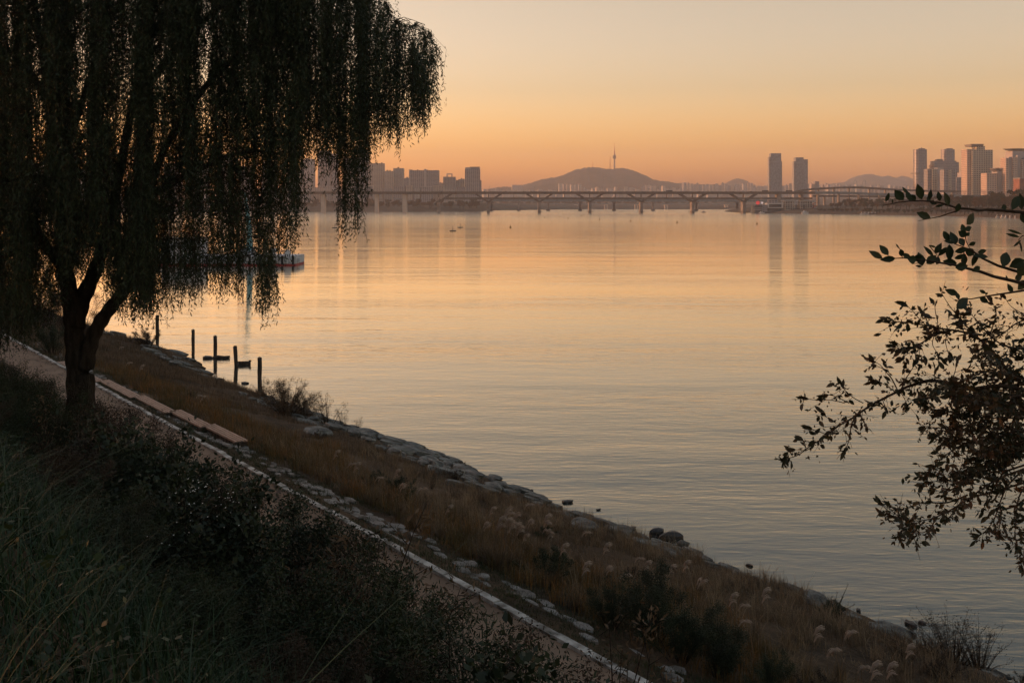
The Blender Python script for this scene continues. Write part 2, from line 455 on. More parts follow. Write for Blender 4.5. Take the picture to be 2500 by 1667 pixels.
# ------------------------------------------------------------ facades
def facade(name, wall, win, bw=3.4, bh=3.1, mortar=1.1, rough=0.6, metal=0.0, glow=None):
    m, n, b = mat_new(name)
    b.inputs['Roughness'].default_value = rough; b.inputs['Metallic'].default_value = metal
    b.inputs['Specular IOR Level'].default_value = 0.4
    tc = n.nodes.new('ShaderNodeTexCoord'); sp = n.nodes.new('ShaderNodeSeparateXYZ')
    n.links.new(tc.outputs['Object'], sp.inputs[0])
    ad = n.nodes.new('ShaderNodeMath'); ad.operation = 'ADD'
    n.links.new(sp.outputs[0], ad.inputs[0]); n.links.new(sp.outputs[1], ad.inputs[1])
    cb = n.nodes.new('ShaderNodeCombineXYZ'); n.links.new(ad.outputs[0], cb.inputs[0]); n.links.new(sp.outputs[2], cb.inputs[1])
    bt = n.nodes.new('ShaderNodeTexBrick'); bt.offset = 0.0
    bt.inputs['Scale'].default_value = 1.0; bt.inputs['Brick Width'].default_value = bw; bt.inputs['Row Height'].default_value = bh
    bt.inputs['Mortar Size'].default_value = mortar/2; bt.inputs['Mortar Smooth'].default_value = 0.0
    bt.inputs['Color1'].default_value = (*win, 1); bt.inputs['Color2'].default_value = (*[c*1.8 for c in win], 1)
    bt.inputs['Mortar'].default_value = (*wall, 1)
    n.links.new(cb.outputs[0], bt.inputs['Vector'])
    nz = n.nodes.new('ShaderNodeTexNoise'); nz.inputs['Scale'].default_value = 0.08; nz.inputs['Detail'].default_value = 4
    n.links.new(tc.outputs['Object'], nz.inputs['Vector'])
    mr = n.nodes.new('ShaderNodeMapRange'); mr.inputs['To Min'].default_value = 0.8; mr.inputs['To Max'].default_value = 1.15
    n.links.new(nz.outputs['Fac'], mr.inputs['Value'])
    mx = n.nodes.new('ShaderNodeMix'); mx.data_type = 'RGBA'; mx.blend_type = 'MULTIPLY'; mx.inputs['Factor'].default_value = 1
    n.links.new(bt.outputs['Color'], mx.inputs['A']); n.links.new(mr.outputs['Result'], mx.inputs['B'])
    n.links.new(mx.outputs['Result'], b.inputs['Base Color'])
    # the panes are smoother than the wall round them
    rr = n.nodes.new('ShaderNodeMapRange'); rr.inputs['To Min'].default_value = 0.45; rr.inputs['To Max'].default_value = rough
    n.links.new(bt.outputs['Fac'], rr.inputs['Value']); n.links.new(rr.outputs['Result'], b.inputs['Roughness'])
    return m
W1 = facade('pale_apartment', (0.33, 0.30, 0.28), (0.07, 0.07, 0.08), 3.6, 3.0, 1.3)
W2 = facade('grey_apartment', (0.30, 0.28, 0.28), (0.06, 0.06, 0.07), 4.5, 3.0, 1.0)
W3 = facade('beige_apartment', (0.35, 0.29, 0.24), (0.08, 0.07, 0.07), 5.5, 3.0, 1.6)
W4 = facade('glass_tower', (0.24, 0.23, 0.24), (0.14, 0.15, 0.17), 2.2, 3.6, 0.35, 0.3, 0.2)
W5 = facade('grid_tower', (0.28, 0.26, 0.26), (0.09, 0.09, 0.11), 2.0, 3.3, 0.7, 0.4)
W6 = facade('cream_tower', (0.40, 0.36, 0.29), (0.06, 0.06, 0.06), 4.2, 3.4, 1.7)
W7 = facade('sunlit_apartment', (0.46, 0.34, 0.27), (0.09, 0.07, 0.07), 4.0, 3.2, 1.8)  # pink of the evening sun put into the wall colour of lit faces
M_PLAIN = mat('plain_gable', (0.34, 0.31, 0.30), 0.8, scale=0.05, var=0.12)
M_ROOF = mat('roof_grey', (0.20, 0.18, 0.17), 0.8, scale=0.1)
M_BRICK = mat('brown_cladding', (0.22, 0.09, 0.06), 0.8, scale=0.1)
M_CONC = mat('bridge_concrete', (0.10, 0.085, 0.075), 0.85, scale=0.15, var=0.25)
M_CONC2 = mat('pale_concrete', (0.20, 0.17, 0.15), 0.85, scale=0.15, var=0.25)
M_STEEL = mat('bluish_steel', (0.13, 0.16, 0.17), 0.6, scale=0.2)
M_RED = mat('red_paint', (0.35, 0.05, 0.03), 0.6, scale=0.3)

def block(name, label, cat, Y, wings, base=4.0, group=None, skew=0.0):
    """a tall building: wings = [(px0, px1, ytop, depth, dy, material, part name)]"""
    pc = (wings[0][0]+wings[0][1])/2
    o = at(pc, HY, Y)
    t = thing(name, label, cat, (o.x, o.y, base), skew, group)
    c, s_ = math.cos(-skew), math.sin(-skew)
    for w in wings:
        px0, px1, yt, dep, dy, m, pn = w[:7]
        yb = w[7] if len(w) > 7 else None
        a = at(px0, yt, Y+dy); b_ = at(px1, yt, Y+dy)
        zb = 0 if yb is None else at(px0, yb, Y+dy).z-base
        mb = MB()
        x0, x1 = a.x-o.x, b_.x-o.x
        if pn == 'round_shaft':
            poly = []
            cx, r = (x0+x1)/2, (x1-x0)/2
            for k in range(20):
                an = 2*math.pi*k/20
                poly.append((cx+r*math.copysign(abs(math.cos(an))**0.75, math.cos(an)), dy+dep/2+dep/2*math.copysign(abs(math.sin(an))**0.75, math.sin(an))))
            mb.prism(poly, zb, a.z-base)
        else:
            mb.box(x0, x1, dy, dy+dep, zb, a.z-base)
        mb.build(pn, m, t)
    return t
def roofbits(t, px0, px1, yt, Y, dy, dep, n_, seed, base):
    rnd = random.Random(seed)
    for k in range(n_):
        a = rnd.uniform(px0, px1-3); w = rnd.uniform(2, 4.5)
        p = at(a, yt, Y+dy); q = at(a+w, yt-rnd.uniform(1.0, 3.2), Y+dy)
        mb = MB(); mb.box(p.x-t.location.x, min(q.x, at(px1, yt, Y+dy).x)-t.location.x, dy+dep*.2, dy+dep*.6, p.z-base-0.5, q.z-base)
        mb.build('roof_plant', M_ROOF, t)

# left bank towers, behind the double-deck bridge
YL = 2600
gL = 'apartment towers on the left bank'
def lt(px0, px1, yt, m, label, Y=YL, dep=22, bits=2, seed=1, extra=()):
    t = block('apartment_tower', label, 'tower block', Y, [(px0, px1, yt, dep, 0, m, 'facade')] + list(extra), 20, gL)
    if bits: roofbits(t, px0, px1, yt, Y, 0, dep, bits, seed, 20)
    return t
lt(1001, 1071, 416, W2, 'wide grey slab block with white frame lines, widest of the left bank towers', 2450, 26, 3, 3, [(998.5, 1001, 414, 20, 1, M_PLAIN, 'end_fin'), (1035, 1040, 413, 20, -1, M_PLAIN, 'stair_fin')])
t = lt(1082, 1112, 432, W1, 'small pale block with an open square frame on its roof', 2480, 20, 0, 4)
mb = MB()
pa, pb = at(1090, 432, 2480), at(1104, 424, 2480)
x0, x1, z0, z1 = pa.x-t.location.x, pb.x-t.location.x, pa.z-20, pb.z-20
mb.box(x0, x0+2, 4, 14, z0, z1); mb.box(x1-2, x1, 4, 14, z0, z1); mb.box(x0+2, x1-2, 4, 14, z1-2, z1-.05); mb.build('roof_frame', M_PLAIN, t)
lt(1135, 1172, 413, W2, 'tall grey tower with a jutting crown, rightmost of the left bank towers', 2420, 24, 0, 5,
   [(1136, 1149, 409, 18, 2, M_PLAIN, 'crown_step'), (1147, 1171, 407.5, 20, 3, M_ROOF, 'crown'), (1172, 1175, 440, 18, 3, W2, 'side_wing')])
lt(1112, 1123, 440, W1, 'low pale block tucked between the framed block and the crowned tower', 2500, 18, 1, 6)
lt(1123, 1134, 437, W3, 'narrow beige block leaning against the crowned tower', 2520, 18, 1, 7)
lt(1071, 1082, 447, W3, 'low beige block right of the wide grey slab', 2560, 18, 1, 8)
lt(899, 937, 399, W3, 'tall beige tower just right of the hanging willow strands', 2650, 24, 3, 9)
lt(939, 961, 418, W3, 'mid height beige block between two taller towers', 2640, 20, 2, 10)
lt(960, 985, 411, W1, 'pale tower left of the wide grey slab', 2660, 22, 2, 11)
lt(986, 1001, 435, W2, 'low grey block beside the wide grey slab', 2600, 20, 1, 12)
lt(871, 898, 366, W2, 'tallest tower behind the long willow strands', 2750, 24, 2, 13)
lt(838, 866, 385, W3, 'beige tower behind the longest willow strand', 2760, 24, 2, 14)
lt(776, 806, 369, W2, 'tall pair tower seen through the willow curtain edge', 2780, 22, 2, 15, [(809, 824, 376, 20, 2, W2, 'side_wing')])
lt(733, 766, 388, W1, 'pale tower half hidden by the willow edge', 2740, 22, 2, 16)
lt(697, 731, 411, W3, 'beige tower at the willow edge, lowest there', 2700, 22, 2, 17)
for i, (a, b_, y) in enumerate(((640, 672, 395), (585, 618, 405), (530, 560, 388), (470, 505, 410), (400, 440, 398), (330, 365, 415), (250, 290, 405), (160, 200, 412), (80, 120, 400))):
    lt(a, b_, y, (W1, W2, W3)[i % 3], 'apartment tower glimpsed through gaps in the willow crown', 2700+20*i, 22, 0, 20+i)
rnd = random.Random(5)
px = 700
k = 0
while px < 1130:
    w = rnd.uniform(14, 30)
    lt(px, px+w, rnd.uniform(452, 461), (W1, W2, W3)[k % 3], 'low apartment slab standing right behind the bridge deck on the left bank', 2330+rnd.uniform(-30, 30), 18, 0, k)
    px += w + rnd.uniform(1, 6); k += 1

# right bank towers
gR = 'high rise towers on the right bank'
YA = 2500
t = block('glass_tower', 'slender dark glass tower, taller and left of the lone glass pair', 'skyscraper', YA,
      [(1882, 1907, 374.5, 24, 0, W4, 'main_shaft'), (1878, 1882, 383, 20, 2, W4, 'side_shaft'), (1907, 1909, 394, 20, 2, W4, 'back_shaft'), (1878.5, 1895, 423, 25, -0.6, W4, 'belt', 424)], 10, None, R(-4))
t = block('glass_tower', 'shorter dark glass tower, right of the lone glass pair', 'skyscraper', YA+60,
      [(1943, 1962, 384.5, 26, 0, W4, 'main_shaft'), (1938.5, 1943, 394, 20, 2, W4, 'side_shaft'), (1962, 1972, 389.5, 24, 1, W4, 'back_shaft')], 10, None, R(-4))
YR = 2150
block('round_tower', 'rounded grey grid tower with a dark belt, leftmost of the right bank cluster', 'skyscraper', YR,
      [(2236, 2267, 364.5, 24, 0, W5, 'round_shaft'), (2235, 2268, 422, 27, -1.5, M_ROOF, 'belt', 423.6), (2244, 2258, 362.5, 8, 8, M_ROOF, 'roof_plant', 364.6), (2249.5, 2251, 360, 2, 10, M_ROOF, 'mast', 362.6)], 10, None)
block('round_tower', 'rounded grey grid tower rising behind the white apartment slabs', 'skyscraper', YR+100,
      [(2304, 2335, 364.5, 24, 0, W5, 'round_shaft'), (2312, 2326, 362.5, 8, 8, M_ROOF, 'roof_plant', 364.6)], 10, None)
block('apartment_tower', 'broad pale apartment tower with stepped roof in front of the second round tower', 'tower block', YR,
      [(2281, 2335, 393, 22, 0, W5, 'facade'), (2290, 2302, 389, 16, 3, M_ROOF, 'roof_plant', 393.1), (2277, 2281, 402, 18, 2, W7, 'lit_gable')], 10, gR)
block('apartment_tower', 'pale apartment slab with a smooth blank gable stripe', 'tower block', YR-120,
      [(2289, 2303, 410, 20, 0, M_PLAIN, 'gable'), (2277, 2289, 412, 20, 2, W6, 'facade'), (2265, 2277, 412.5, 20, 6, W2, 'rear_wing')], 10, gR)
block('apartment_tower', 'pale apartment slab with two rows of dark balconies, nearest the tall crowned tower', 'tower block', YR-160,
      [(2305, 2317, 414, 20, 1, W2, 'balcony_bay'), (2317, 2323, 415, 20, 0, W6, 'stair_bay'), (2323, 2334, 414, 20, 1, W2, 'second_balcony_bay')], 10, gR)
block('apartment_tower', 'narrow brown tower edge right of the broad stepped apartment tower', 'tower block', YR+40,
      [(2335, 2341, 396, 20, 0, W2, 'facade')], 10, gR)
block('apartment_tower', 'short grey block with a slanted roof prop, left of the crowned tower', 'tower block', YR-60,
      [(2336, 2346, 433, 18, 0, W2, 'facade'), (2346.5, 2353, 422, 18, 0, M_PLAIN, 'stair_core'), (2353, 2360, 440, 18, 2, W1, 'rear_wing')], 10, gR)
YB = 1850
t = block('crowned_tower', 'tallest cream tower with a flared flat crown and dark window grid', 'skyscraper', YB,
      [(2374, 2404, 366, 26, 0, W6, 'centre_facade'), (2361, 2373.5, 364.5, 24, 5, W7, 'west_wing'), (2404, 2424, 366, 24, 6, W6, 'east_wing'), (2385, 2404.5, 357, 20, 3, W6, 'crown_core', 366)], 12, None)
mb = MB()
pa, pb = at(2368, 352, YB), at(2404, 357.5, YB)
x0, x1, zt, zb = pa.x-t.location.x, pb.x-t.location.x, pa.z-12, pb.z-12
mb.prism([(x0+3, 0), (x1-3, 0), (x1-3, 26), (x0+3, 26)], zb, zt, 0, 1.12)
mb.build('crown', M_ROOF, t)
mb = MB()
for dx in (4.2, 9.5):
    mb.tube([(x0+7, 3, zb-8), (x0+dx, 3, zb+.5)], 0.7, 6)
mb.build('crown_strut', M_ROOF, t)
t = block('apartment_tower', 'mid height pink lit apartment tower with wing shaped roof fins', 'tower block', YB-60,
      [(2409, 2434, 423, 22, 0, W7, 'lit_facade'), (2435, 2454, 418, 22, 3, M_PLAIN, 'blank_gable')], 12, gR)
for (a, b_, y0_, y1_) in ((2426, 2437, 411, 414), (2438, 2452, 409.5, 413)):
    p, q = at(a, y0_, YB-60), at(b_, y1_, YB-60)
    mb = MB(); mb.add([(p.x-t.location.x, 2, p.z-12), (q.x-t.location.x, 2, q.z-12), (q.x-t.location.x, 16, q.z-12), (p.x-t.location.x, 16, p.z-12),
                       (p.x-t.location.x, 2, p.z-13), (q.x-t.location.x, 2, at(a, 420, YB-60).z-12), (q.x-t.location.x, 16, at(a, 420, YB-60).z-12), (p.x-t.location.x, 16, p.z-13)],
                      [(3,2,1,0),(4,5,6,7),(0,1,5,4),(1,2,6,5),(2,3,7,6),(3,0,4,7)]); mb.build('roof_fin', M_ROOF, t)
YC = 1780
t = block('disc_crowned_tower', 'striped tower topped by stacked flat discs at the right frame edge', 'skyscraper', YC,
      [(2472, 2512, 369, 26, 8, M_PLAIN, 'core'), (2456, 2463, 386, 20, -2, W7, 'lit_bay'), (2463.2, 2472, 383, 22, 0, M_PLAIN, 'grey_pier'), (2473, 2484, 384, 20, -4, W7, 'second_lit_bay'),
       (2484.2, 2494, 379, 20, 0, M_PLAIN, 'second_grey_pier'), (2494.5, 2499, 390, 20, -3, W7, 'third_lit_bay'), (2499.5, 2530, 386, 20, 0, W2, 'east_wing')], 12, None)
for (a, b_, y0_, y1_) in ((2463, 2520, 362.2, 363.2), (2467, 2520, 364.4, 365.2), (2474, 2516, 366.6, 367.4)):
    p, q = at(a, y0_, YC), at(b_, y1_, YC)
    mb = MB(); c_ = ((p.x+q.x)/2-t.location.x, 20); r_ = (q.x-p.x)/2
    mb.prism([(c_[0]+r_*math.cos(2*math.pi*k/24), c_[1]+r_*.7*math.sin(2*math.pi*k/24)) for k in range(24)], q.z-12, p.z-12); mb.build('crown_disc', M_ROOF, t)
block('brown_block', 'low reddish brown clad building in front of the disc crowned tower', 'building', YC-160,
      [(2489, 2530, 437, 20, 0, M_BRICK, 'wall'), (2490, 2530, 434, 22, -1, M_ROOF, 'cornice', 436.9)], 12, None)

# low city in the far haze
gC = 'distant city blocks in the haze'
def city(px0, px1, ylo, yhi, Y0, Y1, wlo, whi, seed, label, cover=1.0):
    rnd = random.Random(seed); px = px0; k = 0
    mats = (W1, W2, W3)
    while px < px1:
        w = rnd.uniform(wlo, whi)
        if rnd.random() < cover:
            Y = rnd.uniform(Y0, Y1); yt = rnd.uniform(ylo, yhi); h_ = rnd.choice((0, 0, .8))
            a, b_ = at(px, yt, Y), at(px+w, yt, Y)
            mb = MB(); c_ = (a.x+b_.x)/2; hw = (b_.x-a.x)/2
            mb.box(-hw, hw, 0, 16, 0, a.z-2)
            if h_: mb.box(-hw*.4, hw*.3, 4, 10, a.z-2, a.z+3)
            o = mb.build('apartment_block', mats[k % 3]); o.location = (c_, Y, 2)
            o.rotation_euler.z = rnd.uniform(-.25, .35)
            tag(o, label, 'building', gC)
        px += w + rnd.uniform(0, whi*.3); k += 1
city(1250, 1278, 451.5, 452.5, 5200, 5300, 27, 28, 1, 'long flat slab block at the left foot of the tower hill')
city(1365, 1421, 448, 452, 5000, 5300, 5, 9, 2, 'clustered apartment block below the left half of the tower hill')
city(1284, 1365, 462, 469, 4600, 5200, 5, 12, 3, 'low hazy block under the left slope of the tower hill')
city(1421, 1560, 456, 464, 4700, 5600, 4, 9, 4, 'hazy apartment block below the summit of the tower hill')
city(1560, 1665, 452, 463, 5000, 5800, 4, 8, 5, 'hazy apartment block under the right slope of the tower hill')
city(1660, 1700, 446, 452, 5200, 5600, 4, 8, 6, 'hazy apartment block in the raised row left of the small pointed hill')
city(1700, 1840, 447, 456, 5200, 5800, 4, 8, 7, 'hazy apartment block in front of the small pointed hill')
city(1835, 1880, 454, 462, 5200, 5600, 4, 8, 8, 'hazy low block left of the tall glass tower')
city(1909, 1940, 446, 455, 4600, 5000, 5, 9, 9, 'low block between the two glass towers')
city(1972, 2060, 447, 458, 4200, 4800, 4, 9, 10, 'low block right of the two glass towers')
city(2060, 2236, 450, 459, 4200, 4800, 5, 11, 11, 'low pale block above the curved ramp')
city(1180, 1260, 461, 468, 4600, 5000, 5, 12, 12, 'low hazy roof between the left bank towers and the tower hill')
city(1300, 1840, 464, 472, 4300, 4600, 8, 16, 13, 'long low block seen just over the bridge deck')
city(1290, 1860, 472, 486, 3900, 4100, 10, 22, 14, 'riverside block seen between the bridge decks')
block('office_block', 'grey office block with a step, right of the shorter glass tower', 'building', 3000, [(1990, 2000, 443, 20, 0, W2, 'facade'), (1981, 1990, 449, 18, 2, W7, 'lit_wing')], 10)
for (a, yt) in ((2088, 440), (2110, 440)):
    t = thing('arched_pylon', 'paired slim arched pylon standing above the far roofs', 'pylon', (at(a, HY, 4000).x, 4000, 10), 0, 'twin arched pylons')
    x_ = 3.6/F*4000; zt = at(a, yt, 4000).z-10
    mb = MB(); mb.tube([(-x_, 0, 0), (-x_, 0, zt-6), (-x_*.6, 0, zt-1), (0, 0, zt), (x_*.6, 0, zt-1), (x_, 0, zt-6), (x_, 0, 0)], 1.0, 6); mb.build('arch', M_STEEL, t)
    mb = MB(); mb.box(-x_+1, x_-1, -1, 1, zt*.7, zt*.7+1.5); mb.build('crossbar', M_STEEL, t)

# tower and masts on the hill
YT = 6200
def seoul_tower():
    p = at(1500.2, 413, YT); m = YT/F
    t = thing('observation_tower', 'slender observation tower with a bulging pod and tall spire on the hill summit', 'tower', (p.x, p.y, p.z-8))
    mb = MB(); mb.cone(0, 0, 0, 8+24*m, 5.4, 4.2, 16); mb.build('shaft', M_CONC2, t)
    mb = MB(); z = 8+24*m
    prof = [(0, 4.1), (3.5, 6.5), (6.5, 10), (10, 10.4), (12, 9), (16, 10), (19.5, 9.3), (22, 7), (27, 4.3)]
    for i in range(len(prof)-1): mb.cone(0, 0, z+prof[i][0], z+prof[i+1][0]-.01, prof[i][1], prof[i+1][1], 20)
    mb.build('observation_pod', M_CONC, t)
    mb = MB(); z2 = z+27
    mb.cone(0, 0, z2, z2+22, 3.6, 2.5, 8); mb.cone(0, 0, z2+22.01, z2+45, 2.0, 1.3, 8); mb.cone(0, 0, z2+45.01, 8+64.5*m, 1.0, .6, 8); mb.build('spire', M_RED, t)
seoul_tower()
for (a, yt, yb, w, lab) in ((1489.7, 383, 414, 2.4, 'tall lattice radio mast standing close left of the observation tower'), (1447, 397, 411, 1.8, 'short lattice radio mast on the left part of the hill top')):
    p = at(a, yb, YT); q = at(a, yt, YT)
    t = thing('radio_mast', lab, 'mast', (p.x, p.y, p.z-6)); h = q.z-p.z+6
    mb = MB(); wd = w*1.6
    for sx in (-1, 1):
        for sy in (-1, 1): mb.tube([(sx*wd, sy*wd, 0), (sx*wd*.25, sy*wd*.25, h)], .42, 4)
    kz = 0
    while kz < h-8:
        k1 = wd*(1-.75*kz/h); k2 = wd*(1-.75*(kz+8)/h)
        mb.tube([(-k1, -k1, kz), (k2, -k2, kz+8)], .3, 4); mb.tube([(k1, -k1, kz), (-k2, -k2, kz+8)], .3, 4); kz += 8
    mb.build('lattice', M_RED, t)
    mb = MB(); mb.cone(0, 0, h, h+8, .6, .3, 6); mb.build('tip', M_RED, t)
# ------------------------------------------------------------ bridges
def X_(px, Y): return (px-CX)/F*Y
def double_bridge():
    Y, D = 1750.0, 22.0; m = Y/F
    z = lambda py: at(0, py, Y).z
    t = thing('double_deck_bridge', 'long double deck bridge with V shaped supports crossing the whole river', 'bridge', (X_(1441, Y), Y, 0))
    ox = X_(1441, Y)
    xa, xb = X_(-400, Y)-ox, X_(1990, Y)-ox
    mb = MB(); mb.box(xa, xb, 0, D, z(474), z(470.3)); mb.box(xa, xb, -1.2, D+1.2, z(470.29), z(469.3)); mb.build('upper_deck', M_CONC, t)
    mb = MB()
    mb.box(xa, xb, -1.2, -0.7, z(469.28), z(467.9)); mb.box(xa, xb, D+.7, D+1.2, z(469.28), z(467.9)); mb.build('parapet', M_CONC, t)
    mb = MB(); xl = X_(1085, Y)-ox; mb.box(xl, X_(1985, Y)-ox, 4, D-4, z(487), z(483.6)); mb.box(xl, X_(1985, Y)-ox, 3.4, 3.9, z(483.5), z(482.2)); mb.build('railway_deck', M_CONC, t)
    vs = [1070, 1192, 1317, 1441, 1567, 1693, 1818]
    for px in vs:
        x = X_(px, Y)-ox
        mb = MB(); mb.box(x-2.3, x+2.3, 2, D-2, -4.2, z(492.5)); p = mb.build('pier', M_CONC2, t)
        for sg in (-1, 1):
            if px == 1070 and sg == -1: continue
            s_ = MB(); w = 2.6; xt = x+sg*31*m; zt, zb = z(473.6), z(491)
            s_.add([(x+sg*.3-w, 3, zb-1.5), (x+sg*.3+w, 3, zb-1.5), (xt+w, 3, zt), (xt-w, 3, zt), (x+sg*.3-w, D-3, zb-1.5), (x+sg*.3+w, D-3, zb-1.5), (xt+w, D-3, zt), (xt-w, D-3, zt)],
                   [(0,1,2,3),(7,6,5,4),(0,4,5,1),(1,5,6,2),(2,6,7,3),(3,7,4,0)])
            s_.build('raking_strut', M_CONC, p)
        s_ = MB(); s_.box(x-.5, x+.5, 8, D-8, z(482), z(474)); s_.build('post', M_CONC, p)
        if px > 1100:
            s_ = MB(); s_.box(x-5.4, x+5.4, .5, D-.5, 2.1, 2.9); s_.build('fender_platform', M_CONC, p)
        s_ = MB(); s_.box(x-3.4, x+3.4, 1, D-1, z(493.5), z(491.0)); s_.build('pier_head', M_CONC, p)
    for i in range(len(vs)-1):
        x = X_((vs[i]+vs[i+1])/2, Y)-ox; mb = MB(); mb.box(x-.35, x+.35, 8, D-8, z(482.2), z(474)); mb.build('hanger_post', M_CONC, t)
    for px, w, yt in ((650, 3, 474), (787, 3, 474), (918, 2.6, 474), (987, 3.4, 474), (1903, 3, 474), (1960, 2, 474)):
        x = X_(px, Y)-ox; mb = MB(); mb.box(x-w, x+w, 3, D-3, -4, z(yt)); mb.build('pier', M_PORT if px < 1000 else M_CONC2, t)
M_PORT = mat('portal_concrete', (0.50, 0.40, 0.33), 0.8, scale=0.1, var=0.1)  # sunlit warmth put into the portal colour; also used for pale left piers
double_bridge()

def deck_curve(name, label, pts, w, th, Y0, m_, rail=1.1, piers=(), cat='ramp', pm=None):
    """pts = [(px, py, Y)] top of the deck"""
    P = [at(*p) for p in pts]
    # refine
    Q = []
    for i in range(len(P)-1):
        for k in range(4):
            a, b_ = P[max(i-1, 0)], P[i]; c_, d_ = P[i+1], P[min(i+2, len(P)-1)]
            u = k/4
            Q.append(0.5*((2*b_)+(c_-a)*u+(2*a-5*b_+4*c_-d_)*u*u+(3*b_-a-3*c_+d_)*u**3))
    Q.append(P[-1])
    o = Q[0].copy(); o.z = 0
    t = thing(name, label, cat, o)
    mb = MB(); rl = MB(); n_ = len(Q)
    vs = []; rv = []
    for q in Q:
        a = q-o
        vs += [(a.x, a.y, a.z-th), (a.x, a.y+w, a.z-th), (a.x, a.y+w, a.z), (a.x, a.y, a.z)]
        rv += [(a.x, a.y-.3, a.z-.5), (a.x, a.y-.02, a.z-.5), (a.x, a.y-.02, a.z+rail), (a.x, a.y-.3, a.z+rail)]
    fs = [(i*4+k, i*4+(k+1) % 4, (i+1)*4+(k+1) % 4, (i+1)*4+k) for i in range(n_-1) for k in range(4)] + [(3, 2, 1, 0), (n_*4-4, n_*4-3, n_*4-2, n_*4-1)]
    mb.add(vs, fs); rl.add(rv, fs)
    mb.build('deck', m_, t); rl.build('parapet', m_, t)
    for (px, hw) in piers:
        # find the deck height at px
        best = min(Q, key=lambda q: abs((q.x/q.y*F+CX)-px))
        mb = MB(); a = best-o
        mb.box(a.x-hw, a.x+hw, a.y+w*.25, a.y+w*.75, -4, a.z-th-.02)
        p = mb.build('pier', pm or M_CONC2, t)
        if cat == 'bridge':
            f_ = MB(); zz = 3.4
            f_.prism([(a.x+5.0*math.cos(k*math.pi/6), a.y+w*.5+6*math.sin(k*math.pi/6)) for k in range(12)], -3, zz, 0, 0.92); f_.build('footing', M_CONC, p)
            f_ = MB(); f_.box(a.x-hw*2.4, a.x+hw*2.4, a.y+.5, a.y+w-.5, a.z-th-2.0, a.z-th-.03); f_.build('pier_head', pm or M_CONC2, p)
    return t
Y2 = 2450
deck_curve('low_girder_bridge', 'low steel girder bridge on round footings, seen under the double deck bridge', [(1000, 488.5, Y2), (1200, 488.5, Y2), (1500, 488.5, Y2), (1880, 489.5, Y2), (1990, 490, Y2)], 20, 3.6, 0, M_STEEL, 1.6,
           [(1175+53*k, 1.9) for k in range(13)], 'bridge', M_CONC2)
deck_curve('ramp', 'pale dipping ramp curving under the left end of the double deck bridge', [(960, 484, 2300), (1000, 490, 2300), (1050, 498, 2300), (1068, 500.5, 2300), (1114, 497, 2300), (1180, 492.5, 2310)], 9, 1.6, 0, M_STEEL, 1, [(1096, 1), (1125, 1), (1150, 1)])
deck_curve('ramp', 'rising curved ramp above the right end of the double deck bridge', [(1935, 469.5, 1800), (1960, 464, 1810), (2000, 460, 1830), (2050, 457.5, 1860), (2100, 457, 1880), (2150, 460, 1900), (2210, 463.5, 1920), (2300, 466, 1950), (2420, 468.5, 1960), (2560, 470, 1960)], 10, 2.4, 0, M_CONC, 1.0,
           [(1960, 1.2), (2000, 1.2), (2040, 1.2), (2080, 1.2), (2120, 1.2), (2160, 1.2), (2210, 1.2), (2260, 1.2), (2320, 1.2), (2380, 1.2)])
deck_curve('ramp', 'lower flat ramp running behind the trees under the curved ramp', [(1960, 470, 1790), (2050, 469.5, 1800), (2150, 473, 1800), (2250, 476, 1790), (2400, 478, 1780), (2560, 480, 1780)], 12, 3.0, 0, M_STEEL, 1.0, [(2010, 1.4), (2060, 1.4), (2110, 1.4), (2160, 1.4), (2230, 1.4)])
deck_curve('ramp', 'long low viaduct line behind the right bank trees', [(1985, 478, 1830), (2150, 479, 1850), (2320, 482, 1850), (2540, 486, 1840)], 10, 2.2, 0, M_CONC, 1.0, [(2030, 1.2), (2100, 1.2), (2180, 1.2), (2260, 1.2)])
def third_bridge():
    Y = 3450; m = Y/F
    t = thing('portal_pier_bridge', 'farthest low bridge on pale portal shaped piers glowing in the last sun', 'bridge', (X_(1600, Y), Y, 0)); ox = X_(1600, Y)
    z = lambda py: at(0, py, Y).z
    mb = MB(); mb.box(X_(1300, Y)-ox, X_(1860, Y)-ox, 0, 16, z(499.3), z(497.3)); mb.build('deck', M_STEEL, t)
    for px in (1406, 1480, 1554, 1627, 1700, 1774):
        x = X_(px, Y)-ox; mb = MB()
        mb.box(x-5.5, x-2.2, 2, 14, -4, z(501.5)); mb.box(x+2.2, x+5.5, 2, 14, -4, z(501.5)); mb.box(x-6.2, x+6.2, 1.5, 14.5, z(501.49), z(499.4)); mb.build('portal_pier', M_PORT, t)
third_bridge()

